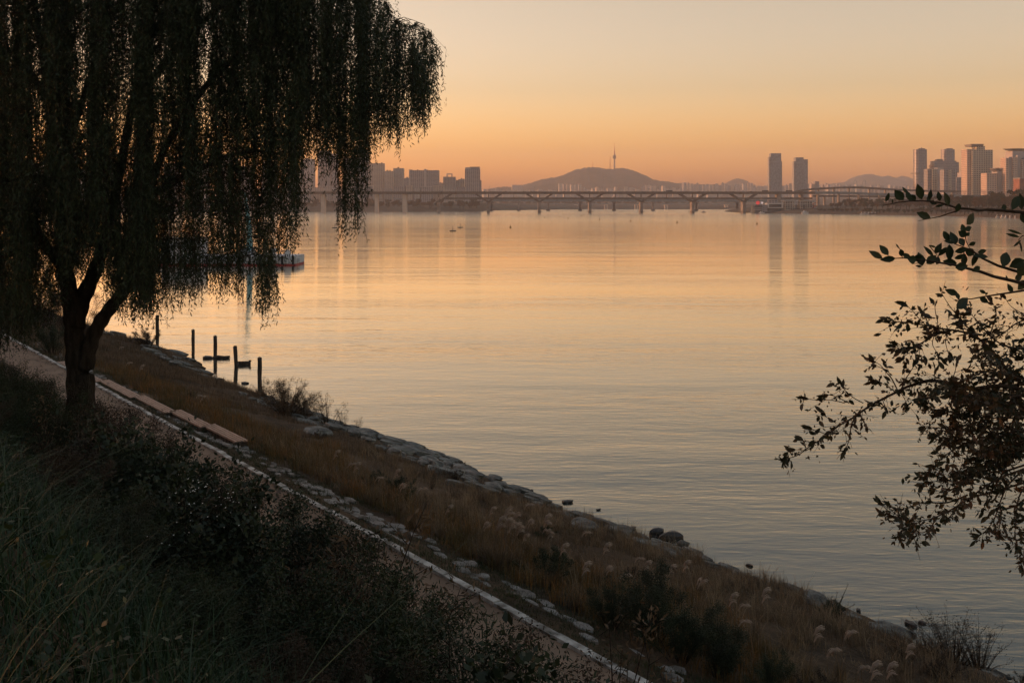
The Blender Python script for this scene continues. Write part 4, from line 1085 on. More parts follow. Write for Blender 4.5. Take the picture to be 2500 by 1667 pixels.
def broad_tree():
    rnd = random.Random(21); Y0 = 3.3
    q = lambda zx, zy, dy=0.0: at(2100+zx*.2104, 450+zy*.2104, Y0+dy)
    bx_, by_ = 4.3, 3.4
    s_ = bx_*NV.x+by_*NV.y; t_ = bx_*UV.x+by_*UV.y; zb = float(gz(s_, t_))
    T = thing('broad_leaved_tree', 'slim tree whose long thin twigs carry large rounded dark leaves at the right edge', 'tree', (bx_, by_, zb))
    O = Vector((bx_, by_, zb))
    tr = MB()
    tr.tube([(0, 0, -.3), (.02, 0, 2), (-.05, .1, 4.5), (.1, 0, 7.2), (.3, .2, 10)], [.10, .085, .07, .05, .02], 8)
    hA, hB, hC = q(2000, 345)-O, q(1990, 1160)-O, q(2000, 1210)-O
    tr.tube([(0, .05, hA.z-.5), (hA.x*.5, hA.y*.5, hA.z-.12), hA], [.03, .016, .006], 6)
    tr.tube([(0, .05, hB.z-.4), (hB.x*.5, hB.y*.5, hB.z-.1), hB], [.03, .016, .007], 6)
    tr.tube([(0, .05, hC.z-.4), (hC.x*.5, hC.y*.5, hC.z-.02), hC], [.02, .01, .004], 6)
    tr.build('trunk', M_TWIG, T, smooth=True)
    tw = MB()
    paths = [([(260, 245), (350, 230), (440, 210), (560, 197), (700, 192), (820, 200), (930, 215), (1050, 250), (1130, 280), (1270, 285), (1370, 305), (1470, 295), (1650, 305), (1850, 325), (2000, 345)], .0012, .0055),
             ([(670, 425), (790, 402), (930, 375), (1010, 345), (1110, 315), (1140, 285)], .001, .003),
             ([(400, 860), (500, 855), (700, 875), (800, 885), (930, 910), (1080, 935), (1150, 950), (1240, 975), (1400, 1015), (1550, 1070), (1750, 1115), (1850, 1140), (1990, 1160)], .0016, .0068),
             ([(1090, 690), (1200, 730), (1300, 770), (1420, 860), (1600, 945), (1800, 1005), (2000, 1060)], .0014, .0060),
             ([(1270, 740), (1230, 660), (1220, 600), (1150, 580)], .001, .002),
             ([(900, 830), (850, 770), (800, 710)], .001, .0016),
             ([(1130, 1335), (1290, 1330), (1450, 1300), (1650, 1270), (1850, 1240), (2000, 1210)], .0014, .004),
             ([(1840, 640), (1880, 600), (1990, 560)], .001, .002), ([(1840, 640), (1850, 700)], .001, .0014),
             ([(600, 925), (660, 915), (720, 900)], .001, .0012), ([(430, 700), (470, 770), (490, 850)], .001, .0014)]
    for pts, r0, r1 in paths:
        P = [q(*p) - O for p in pts]
        tw.tube(P, [r0+(r1-r0)*i/(len(P)-1) for i in range(len(P))], 6)
    tw.build('twigs', M_TWIG, T)
    # (x, y, length, width, angle in degrees of the blade in the picture)
    LV = [(320, 150, 95, 40, 70), (375, 195, 50, 15, 85), (450, 125, 130, 85, 130), (520, 70, 90, 30, 120), (560, 130, 110, 50, 110), (610, 155, 85, 60, 150), (690, 85, 160, 80, 110), (800, 170, 60, 60, 20), (815, 120, 100, 42, 85),
          (915, 138, 100, 50, 100), (1008, 170, 150, 65, 112), (850, 215, 80, 40, 160), (925, 250, 90, 24, 10), (1135, 275, 90, 62, 80), (1290, 400, 150, 85, 48), (735, 360, 140, 70, 155), (1670, 265, 60, 50, 20), (1800, 220, 160, 80, 60), (1870, 200, 170, 80, 100), (1885, 385, 120, 60, 110),
          (180, 815, 150, 60, 148), (275, 762, 130, 65, 128), (325, 868, 150, 62, 5), (430, 715, 60, 16, 120), (480, 800, 90, 50, 110), (535, 830, 100, 50, 150), (600, 872, 100, 80, 170), (700, 865, 140, 90, 100), (660, 860, 100, 70, 30), (795, 775, 140, 40, 135), (830, 872, 130, 80, 40), (900, 880, 90, 60, 70),
          (910, 745, 120, 62, 60), (955, 785, 120, 50, 55), (840, 720, 70, 20, 160), (1040, 800, 170, 75, 95), (1040, 905, 130, 70, 170), (1005, 610, 130, 60, 120), (1085, 620, 140, 85, 100), (1195, 520, 100, 60, 100), (1255, 515, 90, 52, 20), (1190, 575, 90, 70, 150), (1180, 672, 90, 75, 120),
          (1030, 668, 110, 34, 165), (1300, 692, 70, 44, 30), (1250, 578, 50, 38, 40), (1180, 768, 130, 60, 10), (1270, 785, 120, 80, 150), (1165, 840, 120, 50, 20), (1205, 870, 140, 70, 95), (1420, 780, 110, 48, 10), (1400, 830, 140, 46, 170), (1330, 880, 150, 72, 92), (1180, 955, 120, 80, 10), (1350, 985, 90, 60, 30),
          (1680, 878, 160, 100, 70), (1820, 920, 150, 100, 30), (1890, 985, 160, 110, 60), (1870, 1170, 120, 90, 50), (1740, 1205, 100, 48, 120), (1700, 1085, 60, 24, 110), (1840, 1080, 90, 60, 20),
          (1060, 1250, 130, 62, 160), (1130, 1290, 80, 40, 110), (1195, 1375, 190, 95, 35), (1425, 1248, 70, 34, 150), (1440, 1345, 100, 52, 145), (1465, 1270, 36, 20, 60), (1800, 555, 140, 26, 160), (1768, 592, 130, 30, 165), (1830, 685, 110, 26, 35), (1868, 725, 110, 22, 95), (680, 950, 60, 24, 170)]
    V, Fc = [], []
    P, D, U, L, W, Bd = [], [], [], [], [], []
    for (x, y, l, w, a) in LV:
        sc = .2104/F*Y0; th = R(a)
        d2 = Vector((math.cos(th), -math.sin(th) if a <= 90 else math.sin(-th), 0))
        # blade grows from the lower end of its axis
        dx, dz = math.cos(th), math.sin(th)
        tilt = rnd.uniform(-.35, .35)
        c_ = q(x, y, rnd.uniform(-.03, .03))-O
        d = Vector((dx, tilt, dz)).normalized(); l_ = l*sc*1.2; w_ = w*sc*1.3
        if rnd.random() < .3: d = -d
        P.append(c_-d*l_/2); D.append(d); U.append((rnd.uniform(-.3, .3), -1, rnd.uniform(-.3, .3))); L.append(l_); W.append(w_); Bd.append(rnd.uniform(.02, .22))
    shaped_leaves(P, D, U, L, W, Bd, V, Fc)
    mb = MB(); mb.add(V, Fc); mb.build('leaves', M_BIG, T)
broad_tree()

# ------------------------------------------------------------ small leaved tree reaching in from the right
def elm():
    rnd = random.Random(31); rng = np.random.default_rng(31); Y0 = 4.1
    a5 = lambda zx, zy, dy=0.0: at(1880+zx*.2678, 700+zy*.2678, Y0+dy)
    a6 = lambda zx, zy, dy=0.0: at(1850+zx*.625, 420+zy*.625, Y0+dy)
    bx_, by_ = 4.6, 5.0
    s_ = bx_*NV.x+by_*NV.y; t_ = bx_*UV.x+by_*UV.y; zb = float(gz(s_, t_)); O = Vector((bx_, by_, zb))
    T = thing('small_leaved_tree', 'tree with drooping branches of small reddish dark leaves, lower right over the water', 'tree', O)
    tr = MB()
    tr.tube([(0, 0, -.4), (0, .05, 2), (-.1, 0, 4), (-.05, .1, 6), (.1, .2, 8.2), (.2, .2, 10)], [.17, .15, .13, .10, .07, .03], 10)
    limbs = []
    def L(pts, f, dy=(0, 0), r=.006, dens=1.0, big=1.0):
        n_ = len(pts); P = [f(*p, dy[0]+(dy[1]-dy[0])*i/(n_-1))-O for i, p in enumerate(pts)]
        limbs.append((P, r, dens, big))
    # tips first, ending towards the trunk
    L([(130, 1570), (170, 1560), (260, 1530), (380, 1440), (500, 1370), (620, 1270), (760, 1190), (900, 1090), (1030, 1020), (1150, 960), (1250, 910), (1350, 880), (1450, 855), (1600, 870), (1800, 930), (2100, 900), (2400, 950), (2700, 900)], a5, (0.1, 0), .009, 1.5)
    L([(180, 1480), (260, 1485), (330, 1490), (400, 1440)], a5, (.1, .1), .002, .6)
    L([(340, 1270), (390, 1300), (450, 1320), (520, 1350)], a5, (.05, .05), .002, 1)
    L([(250, 1395), (330, 1410), (420, 1410)], a5, (.05, .05), .0012, .1)
    L([(300, 1015), (420, 1030), (560, 1032), (680, 1060)], a5, (0, 0), .002, .5)
    L([(480, 1000), (540, 985), (620, 1010), (720, 1060)], a5, (0, 0), .002, 1)
    L([(470, 1140), (520, 1190), (600, 1240)], a5, (0, 0), .0018, 1)
    L([(650, 890), (690, 950), (760, 1010), (850, 1060)], a5, (0, 0), .002, 1.2)
    L([(670, 1500), (710, 1430), (730, 1350), (740, 1260), (780, 1180)], a5, (-.05, 0), .003, 2.0)
    L([(890, 1290), (850, 1220), (820, 1150)], a5, (-.05, 0), .002, 1)
    L([(920, 670), (1000, 710), (1060, 780), (1110, 840), (1160, 940)], a5, (0, 0), .003, 1.4)
    L([(940, 840), (1000, 870), (1060, 900), (1130, 950)], a5, (0, 0), .002, 1.3)
    L([(1330, 690), (1300, 740), (1270, 790), (1230, 850), (1200, 930)], a5, (0, 0), .003, 1.3)
    L([(1250, 1070), (1220, 1010), (1190, 960)], a5, (-.05, 0), .002, 1)
    L([(1060, 1130), (1040, 1070), (1020, 1010)], a5, (-.05, 0), .002, 1)
    L([(1700, 680), (1690, 760), (1660, 850)], a5, (0, 0), .002, .8)
    L([(1500, 750), (1500, 820), (1520, 870)], a5, (0, 0), .002, .7)
    L([(1480, 980), (1500, 920), (1520, 870)], a5, (0, 0), .002, .5)
    L([(1075, 303), (1150, 318), (1250, 325), (1400, 350), (1550, 380), (1700, 400), (1850, 440), (1980, 540), (2080, 650), (2180, 780), (2300, 880), (2500, 960)], a5, (.15, 0), .008, 2.2)
    L([(1200, 145), (1280, 200), (1350, 280), (1420, 350)], a5, (0, .1), .002, .5)
    L([(1115, 540), (1200, 570), (1300, 560), (1400, 500), (1500, 440), (1650, 400)], a5, (0, .1), .004, 1.8)
    L([(1140, 500), (1200, 540), (1280, 560)], a5, (0, .05), .002, .8)
    L([(1200, 660), (1240, 620), (1310, 580)], a5, (0, .05), .002, 1)
    L([(1390, 660), (1360, 600), (1370, 520)], a5, (0, .05), .002, 1.2)
    L([(1560, 660), (1520, 600), (1480, 520), (1500, 440)], a5, (0, .05), .002, .9)
    L([(1560, 50), (1620, 150), (1680, 230), (1760, 320)], a5, (0, .1), .002, .6)
    L([(1500, 160), (1510, 240), (1530, 330)], a5, (0, .1), .002, .5)
    L([(1400, 220), (1420, 280), (1450, 350)], a5, (0, .1), .002, .8)
    L([(1640, 650), (1620, 590), (1600, 500), (1620, 420)], a5, (0, .1), .002, 1.2)
    L([(2020, 130), (2060, 220), (2040, 330), (2000, 450)], a5, (0, .1), .003, 1.6)
    L([(2140, 100), (2200, 180), (2290, 240), (2400, 300)], a5, (0, .1), .002, .5)
    L([(1800, 220), (1880, 300), (1960, 400), (2100, 520), (2250, 560), (2400, 560)], a5, (0, .1), .005, 2)
    L([(1700, 260), (1760, 330), (1840, 400), (1900, 470)], a5, (0, .1), .003, 2)
    L([(1950, 470), (2100, 440), (2250, 330), (2400, 280)], a5, (.1, .2), .004, 2)
    L([(2100, 700), (2200, 600), (2330, 620), (2480, 600)], a5, (.1, .2), .004, 2.4)
    # the dark mass
    mass = [[(640, 890), (690, 880), (760, 870), (850, 880), (960, 880), (1100, 860)], [(655, 925), (720, 930), (800, 950), (920, 960), (1100, 960)],
            [(650, 1000), (720, 1000), (800, 1010), (920, 1000), (1100, 1020)], [(690, 1030), (760, 1050), (860, 1060), (960, 1040), (1100, 1060)],
            [(700, 850), (760, 830), (830, 800), (900, 780), (1000, 800), (1100, 820)], [(760, 960), (830, 930), (930, 900), (1060, 900)],
            [(650, 1190), (690, 1150), (740, 1100), (820, 1060), (920, 1040), (1060, 1000)], [(640, 1220), (720, 1200), (800, 1170), (900, 1130), (1000, 1100), (1100, 1080)],
            [(475, 1290), (520, 1320), (570, 1355), (640, 1360), (700, 1345), (760, 1315), (830, 1270), (900, 1220), (980, 1180), (1100, 1140)],
            [(560, 1320), (610, 1300), (660, 1290), (740, 1290), (820, 1260)], [(490, 1335), (540, 1345), (600, 1362)], [(550, 1415), (580, 1385), (620, 1370)], [(600, 1430), (620, 1395), (650, 1365)], [(660, 1410), (680, 1380), (700, 1350)],
            [(740, 1360), (770, 1320), (800, 1280)], [(860, 1425), (900, 1390), (930, 1340), (950, 1280), (980, 1220), (1040, 1160)], [(935, 1420), (945, 1380), (950, 1320)], [(1010, 1460), (1005, 1400), (1010, 1340), (1020, 1270), (1060, 1200)],
            [(1030, 1530), (1040, 1480), (1045, 1400), (1050, 1320), (1070, 1240)], [(780, 1230), (840, 1180), (900, 1150), (980, 1100)], [(880, 1320), (900, 1270), (930, 1220), (960, 1170)], [(720, 1260), (780, 1230), (850, 1200)],
            [(850, 700), (900, 730), (960, 780), (1060, 820)], [(760, 820), (800, 870), (850, 930), (900, 1000), (960, 1080)], [(880, 760), (900, 840), (930, 920), (980, 1000), (1060, 1060)], [(1000, 780), (1000, 860), (1010, 960), (1040, 1080)], [(940, 1240), (970, 1160), (980, 1060), (1000, 960)]]
    for i, mm in enumerate(mass):
        L(mm, a6, (rnd.uniform(-.25, .1), rnd.uniform(-.1, .3)), .004, 2.0 if mm[0][0] > 600 and mm[-1][0] > 950 else 1.3)
    for i in range(12):
        x0, y0 = rnd.uniform(730, 960), rnd.uniform(800, 1200)
        L([(x0, y0), (x0+60, y0+rnd.uniform(-30, 30)), (x0+130, y0+rnd.uniform(-60, 40)), (x0+230, y0+rnd.uniform(-80, 40))], a6, (rnd.uniform(-.4, .4), .2), .003, 2.2)
    # side spurs from every limb with leaves
    tw = MB(); P, D, Ls = [], [], []
    for (pts, r, dens, big) in limbs:
        Q, Rr = smooth_path(pts, [0.001+(r-0.001)*i/(len(pts)-1) for i in range(len(pts))], 4)
        tw.tube(Q, Rr, 5)
        if (pts[-1].x) > -2.75 and r > .0035:
            e = pts[-1]; tr.tube([e, e*0.5+Vector((0, 0, e.z*.5+rnd.uniform(.1, .5))) if False else (e+Vector((e.x*-.5, e.y*-.5, .25))), Vector((0, .1, e.z+.7))], [r, r*1.8, r*3.5], 5)
        tot = sum((Q[i+1]-Q[i]).length for i in range(len(Q)-1))
        ns = int(tot/.0105*dens)
        for k in range(ns):
            u = rnd.random()*(len(Q)-1); i = int(u); p = Q[i].lerp(Q[min(i+1, len(Q)-1)], u-i)
            ax = (Q[min(i+1, len(Q)-1)]-Q[i]).normalized()
            d = (Vector((rnd.gauss(0, 1), rnd.gauss(0, 1), rnd.gauss(-.15, 1)))-ax*.8).normalized()
            ls = abs(rnd.gauss(0, .042))+.010
            e = p+d*ls
            if rnd.random() < .5: tw.tube([p, e], [.0011, .0007], 3, 0, False)
            nl = rnd.choice((1, 2, 2, 3, 4))
            for q_ in range(nl):
                pp = p.lerp(e, rnd.uniform(.3, 1))
                dd = (d*.5+Vector((rnd.gauss(0, .7), rnd.gauss(0, .7), rnd.gauss(-.35, .6)))).normalized()
                P.append(pp); D.append(dd); Ls.append(rnd.uniform(.009, .020) if rnd.random() < .82 else rnd.uniform(.020, .040))
        # tip leaves
        tip = Q[0]; ax = (Q[0]-Q[1]).normalized()
        for q_ in range(3): P.append(tip-ax*.012*q_); D.append((ax+Vector((rnd.gauss(0, .4), rnd.gauss(0, .4), rnd.gauss(0, .4)))).normalized()); Ls.append(rnd.uniform(.025, .040))
    U = [(rnd.gauss(0, .6), -1, rnd.gauss(0, .6)) for _ in P]
    V, Fc = [], []
    shaped_leaves(P, D, U, Ls, [l*.46 for l in Ls], [rnd.uniform(.05, .35) for _ in P], V, Fc)
    mb = MB(); mb.add(V, Fc); mb.build('crown', M_SML, T)
    tw.build('twigs', M_TWIG, T)
    tr.build('trunk', M_TWIG, T, smooth=True)
    print('elm leaves', len(P))
elm()
# ------------------------------------------------------------ things along the bank
M_WOOD = mat('weathered_wood', (0.27, 0.175, 0.12), 0.75, scale=2.0, col2=(0.42, 0.28, 0.20), spec=0.2, bump=0.3, bscale=30, stretch=(1, 8, 8))
M_PILE = mat('wet_pile_wood', (0.03, 0.023, 0.018), 0.9, scale=3.0, col2=(0.10, 0.075, 0.055), spec=0.15, bump=0.8, bscale=14, stretch=(4, 4, .7))
M_STONE = mat('river_stone', (0.055, 0.055, 0.05), 0.9, scale=2.6, col2=(0.20, 0.20, 0.175), spec=0.15, bump=1.0, bscale=7)
wet_edge(M_STONE)
M_WET = mat('wet_stone', (0.012, 0.011, 0.010), 0.5, scale=3, col2=(0.035, 0.03, 0.026), spec=0.3, bump=0.5, bscale=8)

def on_bank(px, py, dz=0.0):
    """where the sight line through a photo pixel meets the near ground"""
    Y = 4.0
    while Y < 200:
        p = at(px, py, Y); s_ = p.x*NV.x+p.y*NV.y; t_ = p.x*UV.x+p.y*UV.y
        if p.z <= float(gz(s_, t_))+dz: return s_, t_
        Y += 0.08
    return s_, t_

# benches: angle of the row = direction of t
ROW = math.atan2(UV.y, UV.x)
benches = [((571, 1078), (487, 1042), 'nearest wooden bench of the long row beside the riverside path'), ((487, 1042), (400, 1007), 'second nearest wooden bench of the row beside the path'),
           ((400, 1007), (317, 970), 'middle wooden bench of the row beside the path'), ((317, 970), (227, 932), 'wooden bench just right of the willow trunk'),
           ((227, 932), (118, 886), 'farthest wooden bench, half hidden behind the willow trunk')]
for (a, b_, lab) in benches:
    pa = on_z(*a, 4.0); pb = on_z(*b_, 4.0)
    sa, ta = pa.x*NV.x+pa.y*NV.y, pa.x*UV.x+pa.y*UV.y
    sb, tb = pb.x*NV.x+pb.y*NV.y, pb.x*UV.x+pb.y*UV.y
    L = (tb-ta)+.25; s0 = sa+.05
    g = float(gz(s0+.3, (ta+tb)/2))
    o = st(s0, ta, g)
    t = thing('bench', lab, 'bench', o, ROW+R(2.2) if False else ROW, 'wooden benches in a row beside the path')
    # local x = along t, local y = towards the path (-s)
    top = 4.0-g
    mb = MB(); wtot = .50; nb = 4
    for k in range(nb):
        y1 = -(k*wtot/nb); y0 = -((k+1)*wtot/nb-.035); mb.box(0, L, y0, y1, top-.06, top)
    mb.build('seat', M_WOOD, t)
    for x in (.05, L/2, L-.3):
        mb = MB(); mb.box(x, x+.22, -wtot+.02, -.01, -.3, top-.065); mb.build('leg', M_PILE, t)
    mb = MB(); mb.box(-.12, -.005, -wtot*.55, .10, top-.26, top-.02); mb.build('end_block', M_PILE, t)
    mb = MB(); mb.box(0, L, -.05, -.01, top-.30, top-.066); mb.build('apron', M_PILE, t)

# old mooring piles standing in the shallows
def lump(n_, rx, ry, rz_, seed, sub=2):
    rnd = random.Random(seed); bm = bmesh.new()
    bmesh.ops.create_icosphere(bm, subdivisions=sub, radius=1)
    ph = [rnd.uniform(0, 6) for _ in range(6)]
    cuts = [(Vector((rnd.gauss(0, 1), rnd.gauss(0, 1), rnd.gauss(0, 1))).normalized(), rnd.uniform(.62, .9)) for _ in range(11)]
    for v in bm.verts:
        c_ = v.co.copy()
        for cn, cd in cuts:
            if c_.dot(cn) > cd: c_ = c_-cn*(c_.dot(cn)-cd)
        k = 1+.13*math.sin(c_.x*3+ph[0])+.11*math.sin(c_.y*4+ph[1])+.08*math.sin(c_.z*5+ph[2])+rnd.uniform(-.04, .04)
        q = Vector((math.copysign(abs(c_.x)**.72, c_.x), math.copysign(abs(c_.y)**.72, c_.y), math.copysign(abs(c_.z)**.6, c_.z)))
        v.co = Vector((q.x*rx*k, q.y*ry*k, q.z*rz_*(1+.1*math.sin(c_.x*2+ph[3]))))
    me = bpy.data.meshes.new(n_); bm.to_mesh(me); bm.free()
    return me
def pile(px, ytop, ybase, wpx, label, seed, lean=0.0, extra=None):
    rnd = random.Random(seed)
    p = on_z(px, ybase); m = p.y/F; h = (ybase-ytop)*m
    t = thing('mooring_pile', label, 'pile', (p.x, p.y, 0), 0, 'old wooden piles standing in the shallows')
    r = wpx*m/2
    n_ = 11; pts, rad = [], []
    for k in range(n_):
        u = k/(n_-1); pts.append((lean*h*(u-.1)+rnd.uniform(-.01, .01), 0, -1.5+(h+1.5)*u)); rad.append(r*(1.0+rnd.uniform(-.05, .05)+.06*u))
    pts.append((lean*h*.9+.01, 0, h+.03)); rad.append(r*.75)
    mb = MB(); mb.tube(pts, rad, 10); mb.build('post', M_PILE, t, smooth=False)
    for z in (h*.93, h*.15):
        mb = MB(); mb.tube([(lean*z, 0, z-.03), (lean*z, 0, z+.03)], [r*1.10, r*1.10], 12); mb.build('iron_band', M_DARK, t)
    return t
pile(471.5, 805, 867, 7.5, 'old straight wooden pile, farthest of the four in open view', 1)
pile(525.5, 820, 874, 8.5, 'old wooden pile rising beside a half sunk log and rock', 2)
pile(578.5, 845, 896, 9, 'leaning old wooden pile with a stub of beam at its foot', 3, -.10)
pile(634, 873, 938, 10, 'old wooden pile nearest the waterside shrub', 4)
pile(384, 770, 828, 8, 'old wooden pile half hidden behind hanging willow strands', 5)
def solid(name, me, m, loc, rz=0, sc=(1, 1, 1), label=None, cat=None, group=None, rx=0.0):
    o = bpy.data.objects.new(name, me)
    if not me.materials: me.materials.append(m)
    COL.objects.link(o); o.location = loc; o.rotation_euler = (rx, rx*.5, rz); o.scale = sc
    return tag(o, label, cat, group)
p = on_z(538, 875)
mb = MB(); mb.tube([(-.6, 0, .05), (-.2, .05, .10), (.3, 0, .08), (.75, .1, .12)], [.12, .15, .13, .10], 8); mb.build('x', M_PILE)
o = bpy.data.objects['x']; o.name = 'driftwood_log'; o.location = p; tag(o, 'half sunk dark log floating right of the second pile', 'log')
solid('rock', lump('rock', .45, .3, .2, 3), M_WET, on_z(508, 873.5, .05), 0, (1, 1, 1), 'small dark wet rock just left of the second pile', 'rock')
p = on_z(594, 891); mb = MB(); mb.box(-.5, .55, -.14, .14, -.1, .28); mb.box(.42, .60, -.13, .13, .281, .36)
o = mb.build('broken_beam', M_PILE); o.location = p; o.rotation_euler.z = .15; tag(o, 'short broken beam lying at the foot of the leaning pile', 'beam')
o = None
for i, (px, py, w, lab) in enumerate(((599, 935, .35, 'flat dark snag floating left of the nearest pile'), (1386, 1224, .30, 'dark flat piece of debris floating off the stone bank'), (1462, 1243, .13, 'tiny floating twig piece on the water below the dark debris'),
                                     (1297, 1196, .12, 'small brown leaf tuft sticking out of the water by the bank'), (1545, 1288, .2, 'dark stick jumble in the shallows by the pale slab'), (2095, 1487.5, .13, 'small black stone in shallow water left of the twiggy shrub'),
                                     (2225, 1523, .28, 'low dark rock awash left of the twiggy shrub'), (2251, 1518, .16, 'upright dark rock stub left of the twiggy shrub'), (1829, 1378, .15, 'dark stone in the water beside the dry grass edge'), (2010, 1500, .16, 'wet stone beside the spiky shore plant'))):
    solid('rock' if i > 3 else 'driftwood', lump('r%d' % i, w, w*.6, w*.28, 40+i, 1), M_WET, on_z(px, py, .03), .3*i, (1, 1, 1), lab, 'rock' if i > 3 else 'driftwood')
for (px, py, w, h, lab) in ((1600, 1303, .42, .25, 'dark boulder in the shallows with a stick leaning on it'), (1637, 1310, .55, .22, 'pale topped boulder in the shallows right of the dark boulder'), (1668, 1331, .28, .2, 'round brown boulder at the water edge')):
    solid('boulder', lump('b', w*.8, w*.5, h, int(px), 3), M_WET if px < 1660 else M_STONE, on_z(px, py, .05), .2, (1, 1, 1), lab, 'boulder')

# riprap stones set in the bank
rnd = random.Random(77)
smesh = [lump('stone', .55, .38, .19, 100+k, 3) for k in range(7)]
for me in smesh: me.materials.append(M_STONE)
placed = []  # (t, s, size)
def riprap(t0, t1, s0, s1, n_, smin, smax, lab, zoff=0.0):
    c = 0; tries = 0
    while c < n_ and tries < n_*30:
        tries += 1
        t_ = rnd.uniform(t0, t1); s_ = rnd.uniform(s0, s1)
        sz = rnd.uniform(smin, smax)
        if any(abs(t_-a)*.75+abs(s_-b_) < (sz+d)*.43 for a, b_, d in placed): continue
        placed.append((t_, s_, sz)); c += 1
        z = float(gz(s_, t_)); o = bpy.data.objects.new('riprap_stone', rnd.choice(smesh)); COL.objects.link(o)
        o.location = st(s_, t_, z+.045*sz+zoff); o.scale = (sz*rnd.uniform(.95, 1.35), sz*rnd.uniform(.85, 1.2), sz*rnd.uniform(.8, 1.25))
        sl = math.atan(.36)
        o.rotation_euler = (Matrix.Rotation(math.atan2(NV.y, NV.x), 3, 'Z') @ Matrix.Rotation(sl*.85, 3, 'Y') @ Matrix.Rotation(R(90)+rnd.uniform(-.9, .9), 3, 'Z')).to_euler()
        tag(o, lab, 'stone', 'riprap stones along the waterline')
riprap(33, 58, 21.6, 26.3, 140, .6, 1.1, 'flat grey riprap stone laid tightly in the sloping bank left of centre')
riprap(22, 34, 23.2, 26.8, 54, .35, .8, 'grey riprap stone half buried in dry grass near the centre of the bank')
riprap(0, 22, 24.0, 26.8, 46, .3, .75, 'grey riprap stone at the waterline towards the lower right')
riprap(66, 110, 22.5, 27.2, 36, .8, 1.5, 'mossy flat stone of the low point beyond the piles')
# a few big slabs
for (px, py, w, lab) in ((1425, 1288, .6, 'large pale smooth slab beside the floating dark debris'), (1515, 1300, .6, 'broad flat grey slab with a chipped pale corner'), (1985, 1470, .5, 'grey slab under the spiky shore plant'), (2175, 1545, .65, 'smooth blue grey boulder by the waterline left of the twiggy shrub'),
                         (770, 1057, .9, 'long pale slab at the upper end of the stone bank'), (900, 1062, .8, 'pale upper slab right at the water edge'), (2490, 1650, .7, 'blue grey boulder in the lower right corner')):
    s_, t_ = on_bank(px, py)
    solid('stone_slab', lump('slab', w, w*.55, .2, int(px), 3), M_STONE, st(s_, t_, float(gz(s_, t_))+.06), ROW, (1, 1, 1), lab, 'stone')
# old hut remains? no: the small stone edge of the low point is part of the riprap

# ------------------------------------------------------------ work barge moored behind the willow
M_BARGE = mat('barge_white', (.42, .42, .42), .6, scale=.6, var=.15)
M_BRED = mat('barge_red', (.30, .04, .04), .6, scale=.6, var=.2)
M_CYAN = mat('cyan_steel', (.10, .26, .28), .5, scale=.6, var=.15)
def barge():
    p1 = on_z(722, 648); Y = p1.y; m = Y/F
    x0, x1 = (360-CX)*m, p1.x
    t = thing('work_barge', 'long white work barge with a red waterline and a cyan crane mast behind the willow', 'barge', ((x0+x1)/2, Y, 0))
    hx = (x1-x0)/2; H = 23*m
    Z = lambda py: (648-py)*m
    mb = MB(); mb.box(-hx, hx, 0, 9, Z(644), H); mb.build('hull', M_BARGE, t)
    mb = MB(); mb.box(-hx+.02, hx-.02, .05, 8.95, -.8, Z(644)-.002); mb.build('boot_stripe', M_BRED, t)
    for k in range(13):
        px = 400+k*26.3; x = (px-541)*m
        mb = MB(); mb.tube([(x, -.22, Z(646)), (x, -.22, Z(624))], .22, 8); mb.build('fender', M_TYRE, t)
    mb = MB(); mb.box((388-541)*m, (480-541)*m, 1.5, 8, H+.01, Z(585)); c_ = mb.build('deckhouse', M_BARGE, t)
    for px in (396, 412, 430, 448, 464):
        mb = MB(); mb.box((px-541)*m, (px+9-541)*m, 1.44, 1.49, Z(610), Z(600)); mb.build('window', M_GLASS, c_)
    mb = MB(); mb.box((384-541)*m, (486-541)*m, 1, 8.5, Z(584.9), Z(582)); mb.build('roof', M_DARK, t)
    mb = MB()
    for px in range(386, 487, 12): mb.tube([((px-541)*m, 1.2, Z(582)), ((px-541)*m, 1.2, Z(568))], .05, 4)
    for py in (568, 573, 577): mb.tube([((386-541)*m, 1.2, Z(py)), ((482-541)*m, 1.2, Z(py))], .035, 4)
    mb.build('roof_railing', M_BRED, t)
    mb = MB()
    for px in range(540, 700, 14): mb.tube([((px-541)*m, .3, H), ((px-541)*m, .3, H+1.1)], .04, 4)
    for z in (.4, .75, 1.1): mb.tube([((540-541)*m, .3, H+z), ((694-541)*m, .3, H+z)], .03, 4)
    mb.build('deck_railing', M_BARGE, t)
    mb = MB(); xm = (598-541)*m; mb.tube([(xm, 4, H), (xm-.1, 4, Z(560)), (xm-.7, 4, Z(505)), (xm-1.1, 4, Z(470))], [.75, .55, .38, .28], 8); mb.build('crane_mast', M_CYAN, t)
    mb = MB(); mb.tube([(xm-1.1, 4, Z(470)), (xm-3.2, 4, Z(560))], .05, 4); mb.build('cable', M_DARK, t)
    mb = MB(); mb.prism([(xm-2.2, 3), (xm+1.3, 3), (xm+1.3, 6), (xm-2.2, 6)], H+.01, H+1.5, 0, .6); mb.build('winch_housing', M_DARK, t)
    mb = MB(); xr = (573-541)*m
    for k in range(8): mb.tube([(xr-.5, 5, Z(560-6*k)), (xr+.5, 5, Z(556-6*k))], .05, 4)
    mb.tube([(xr-.5, 5, H), (xr-.5, 5, Z(512))], .07, 4); mb.tube([(xr+.5, 5, H), (xr+.5, 5, Z(512))], .07, 4); mb.build('signal_mast', M_BRED, t)
    mb = MB(); mb.box((655-541)*m, (664-541)*m, 2, 4, H+.01, H+1.5); mb.box((690-541)*m, (700-541)*m, 2, 4, H+.01, H+1.1); mb.build('deck_box', M_BARGE, t)
    mb = MB(); mb.box(hx+.01, hx+.6, 1, 2.5, H-1.2, H-.5); mb.build('bow_bracket', M_BARGE, t)
barge()
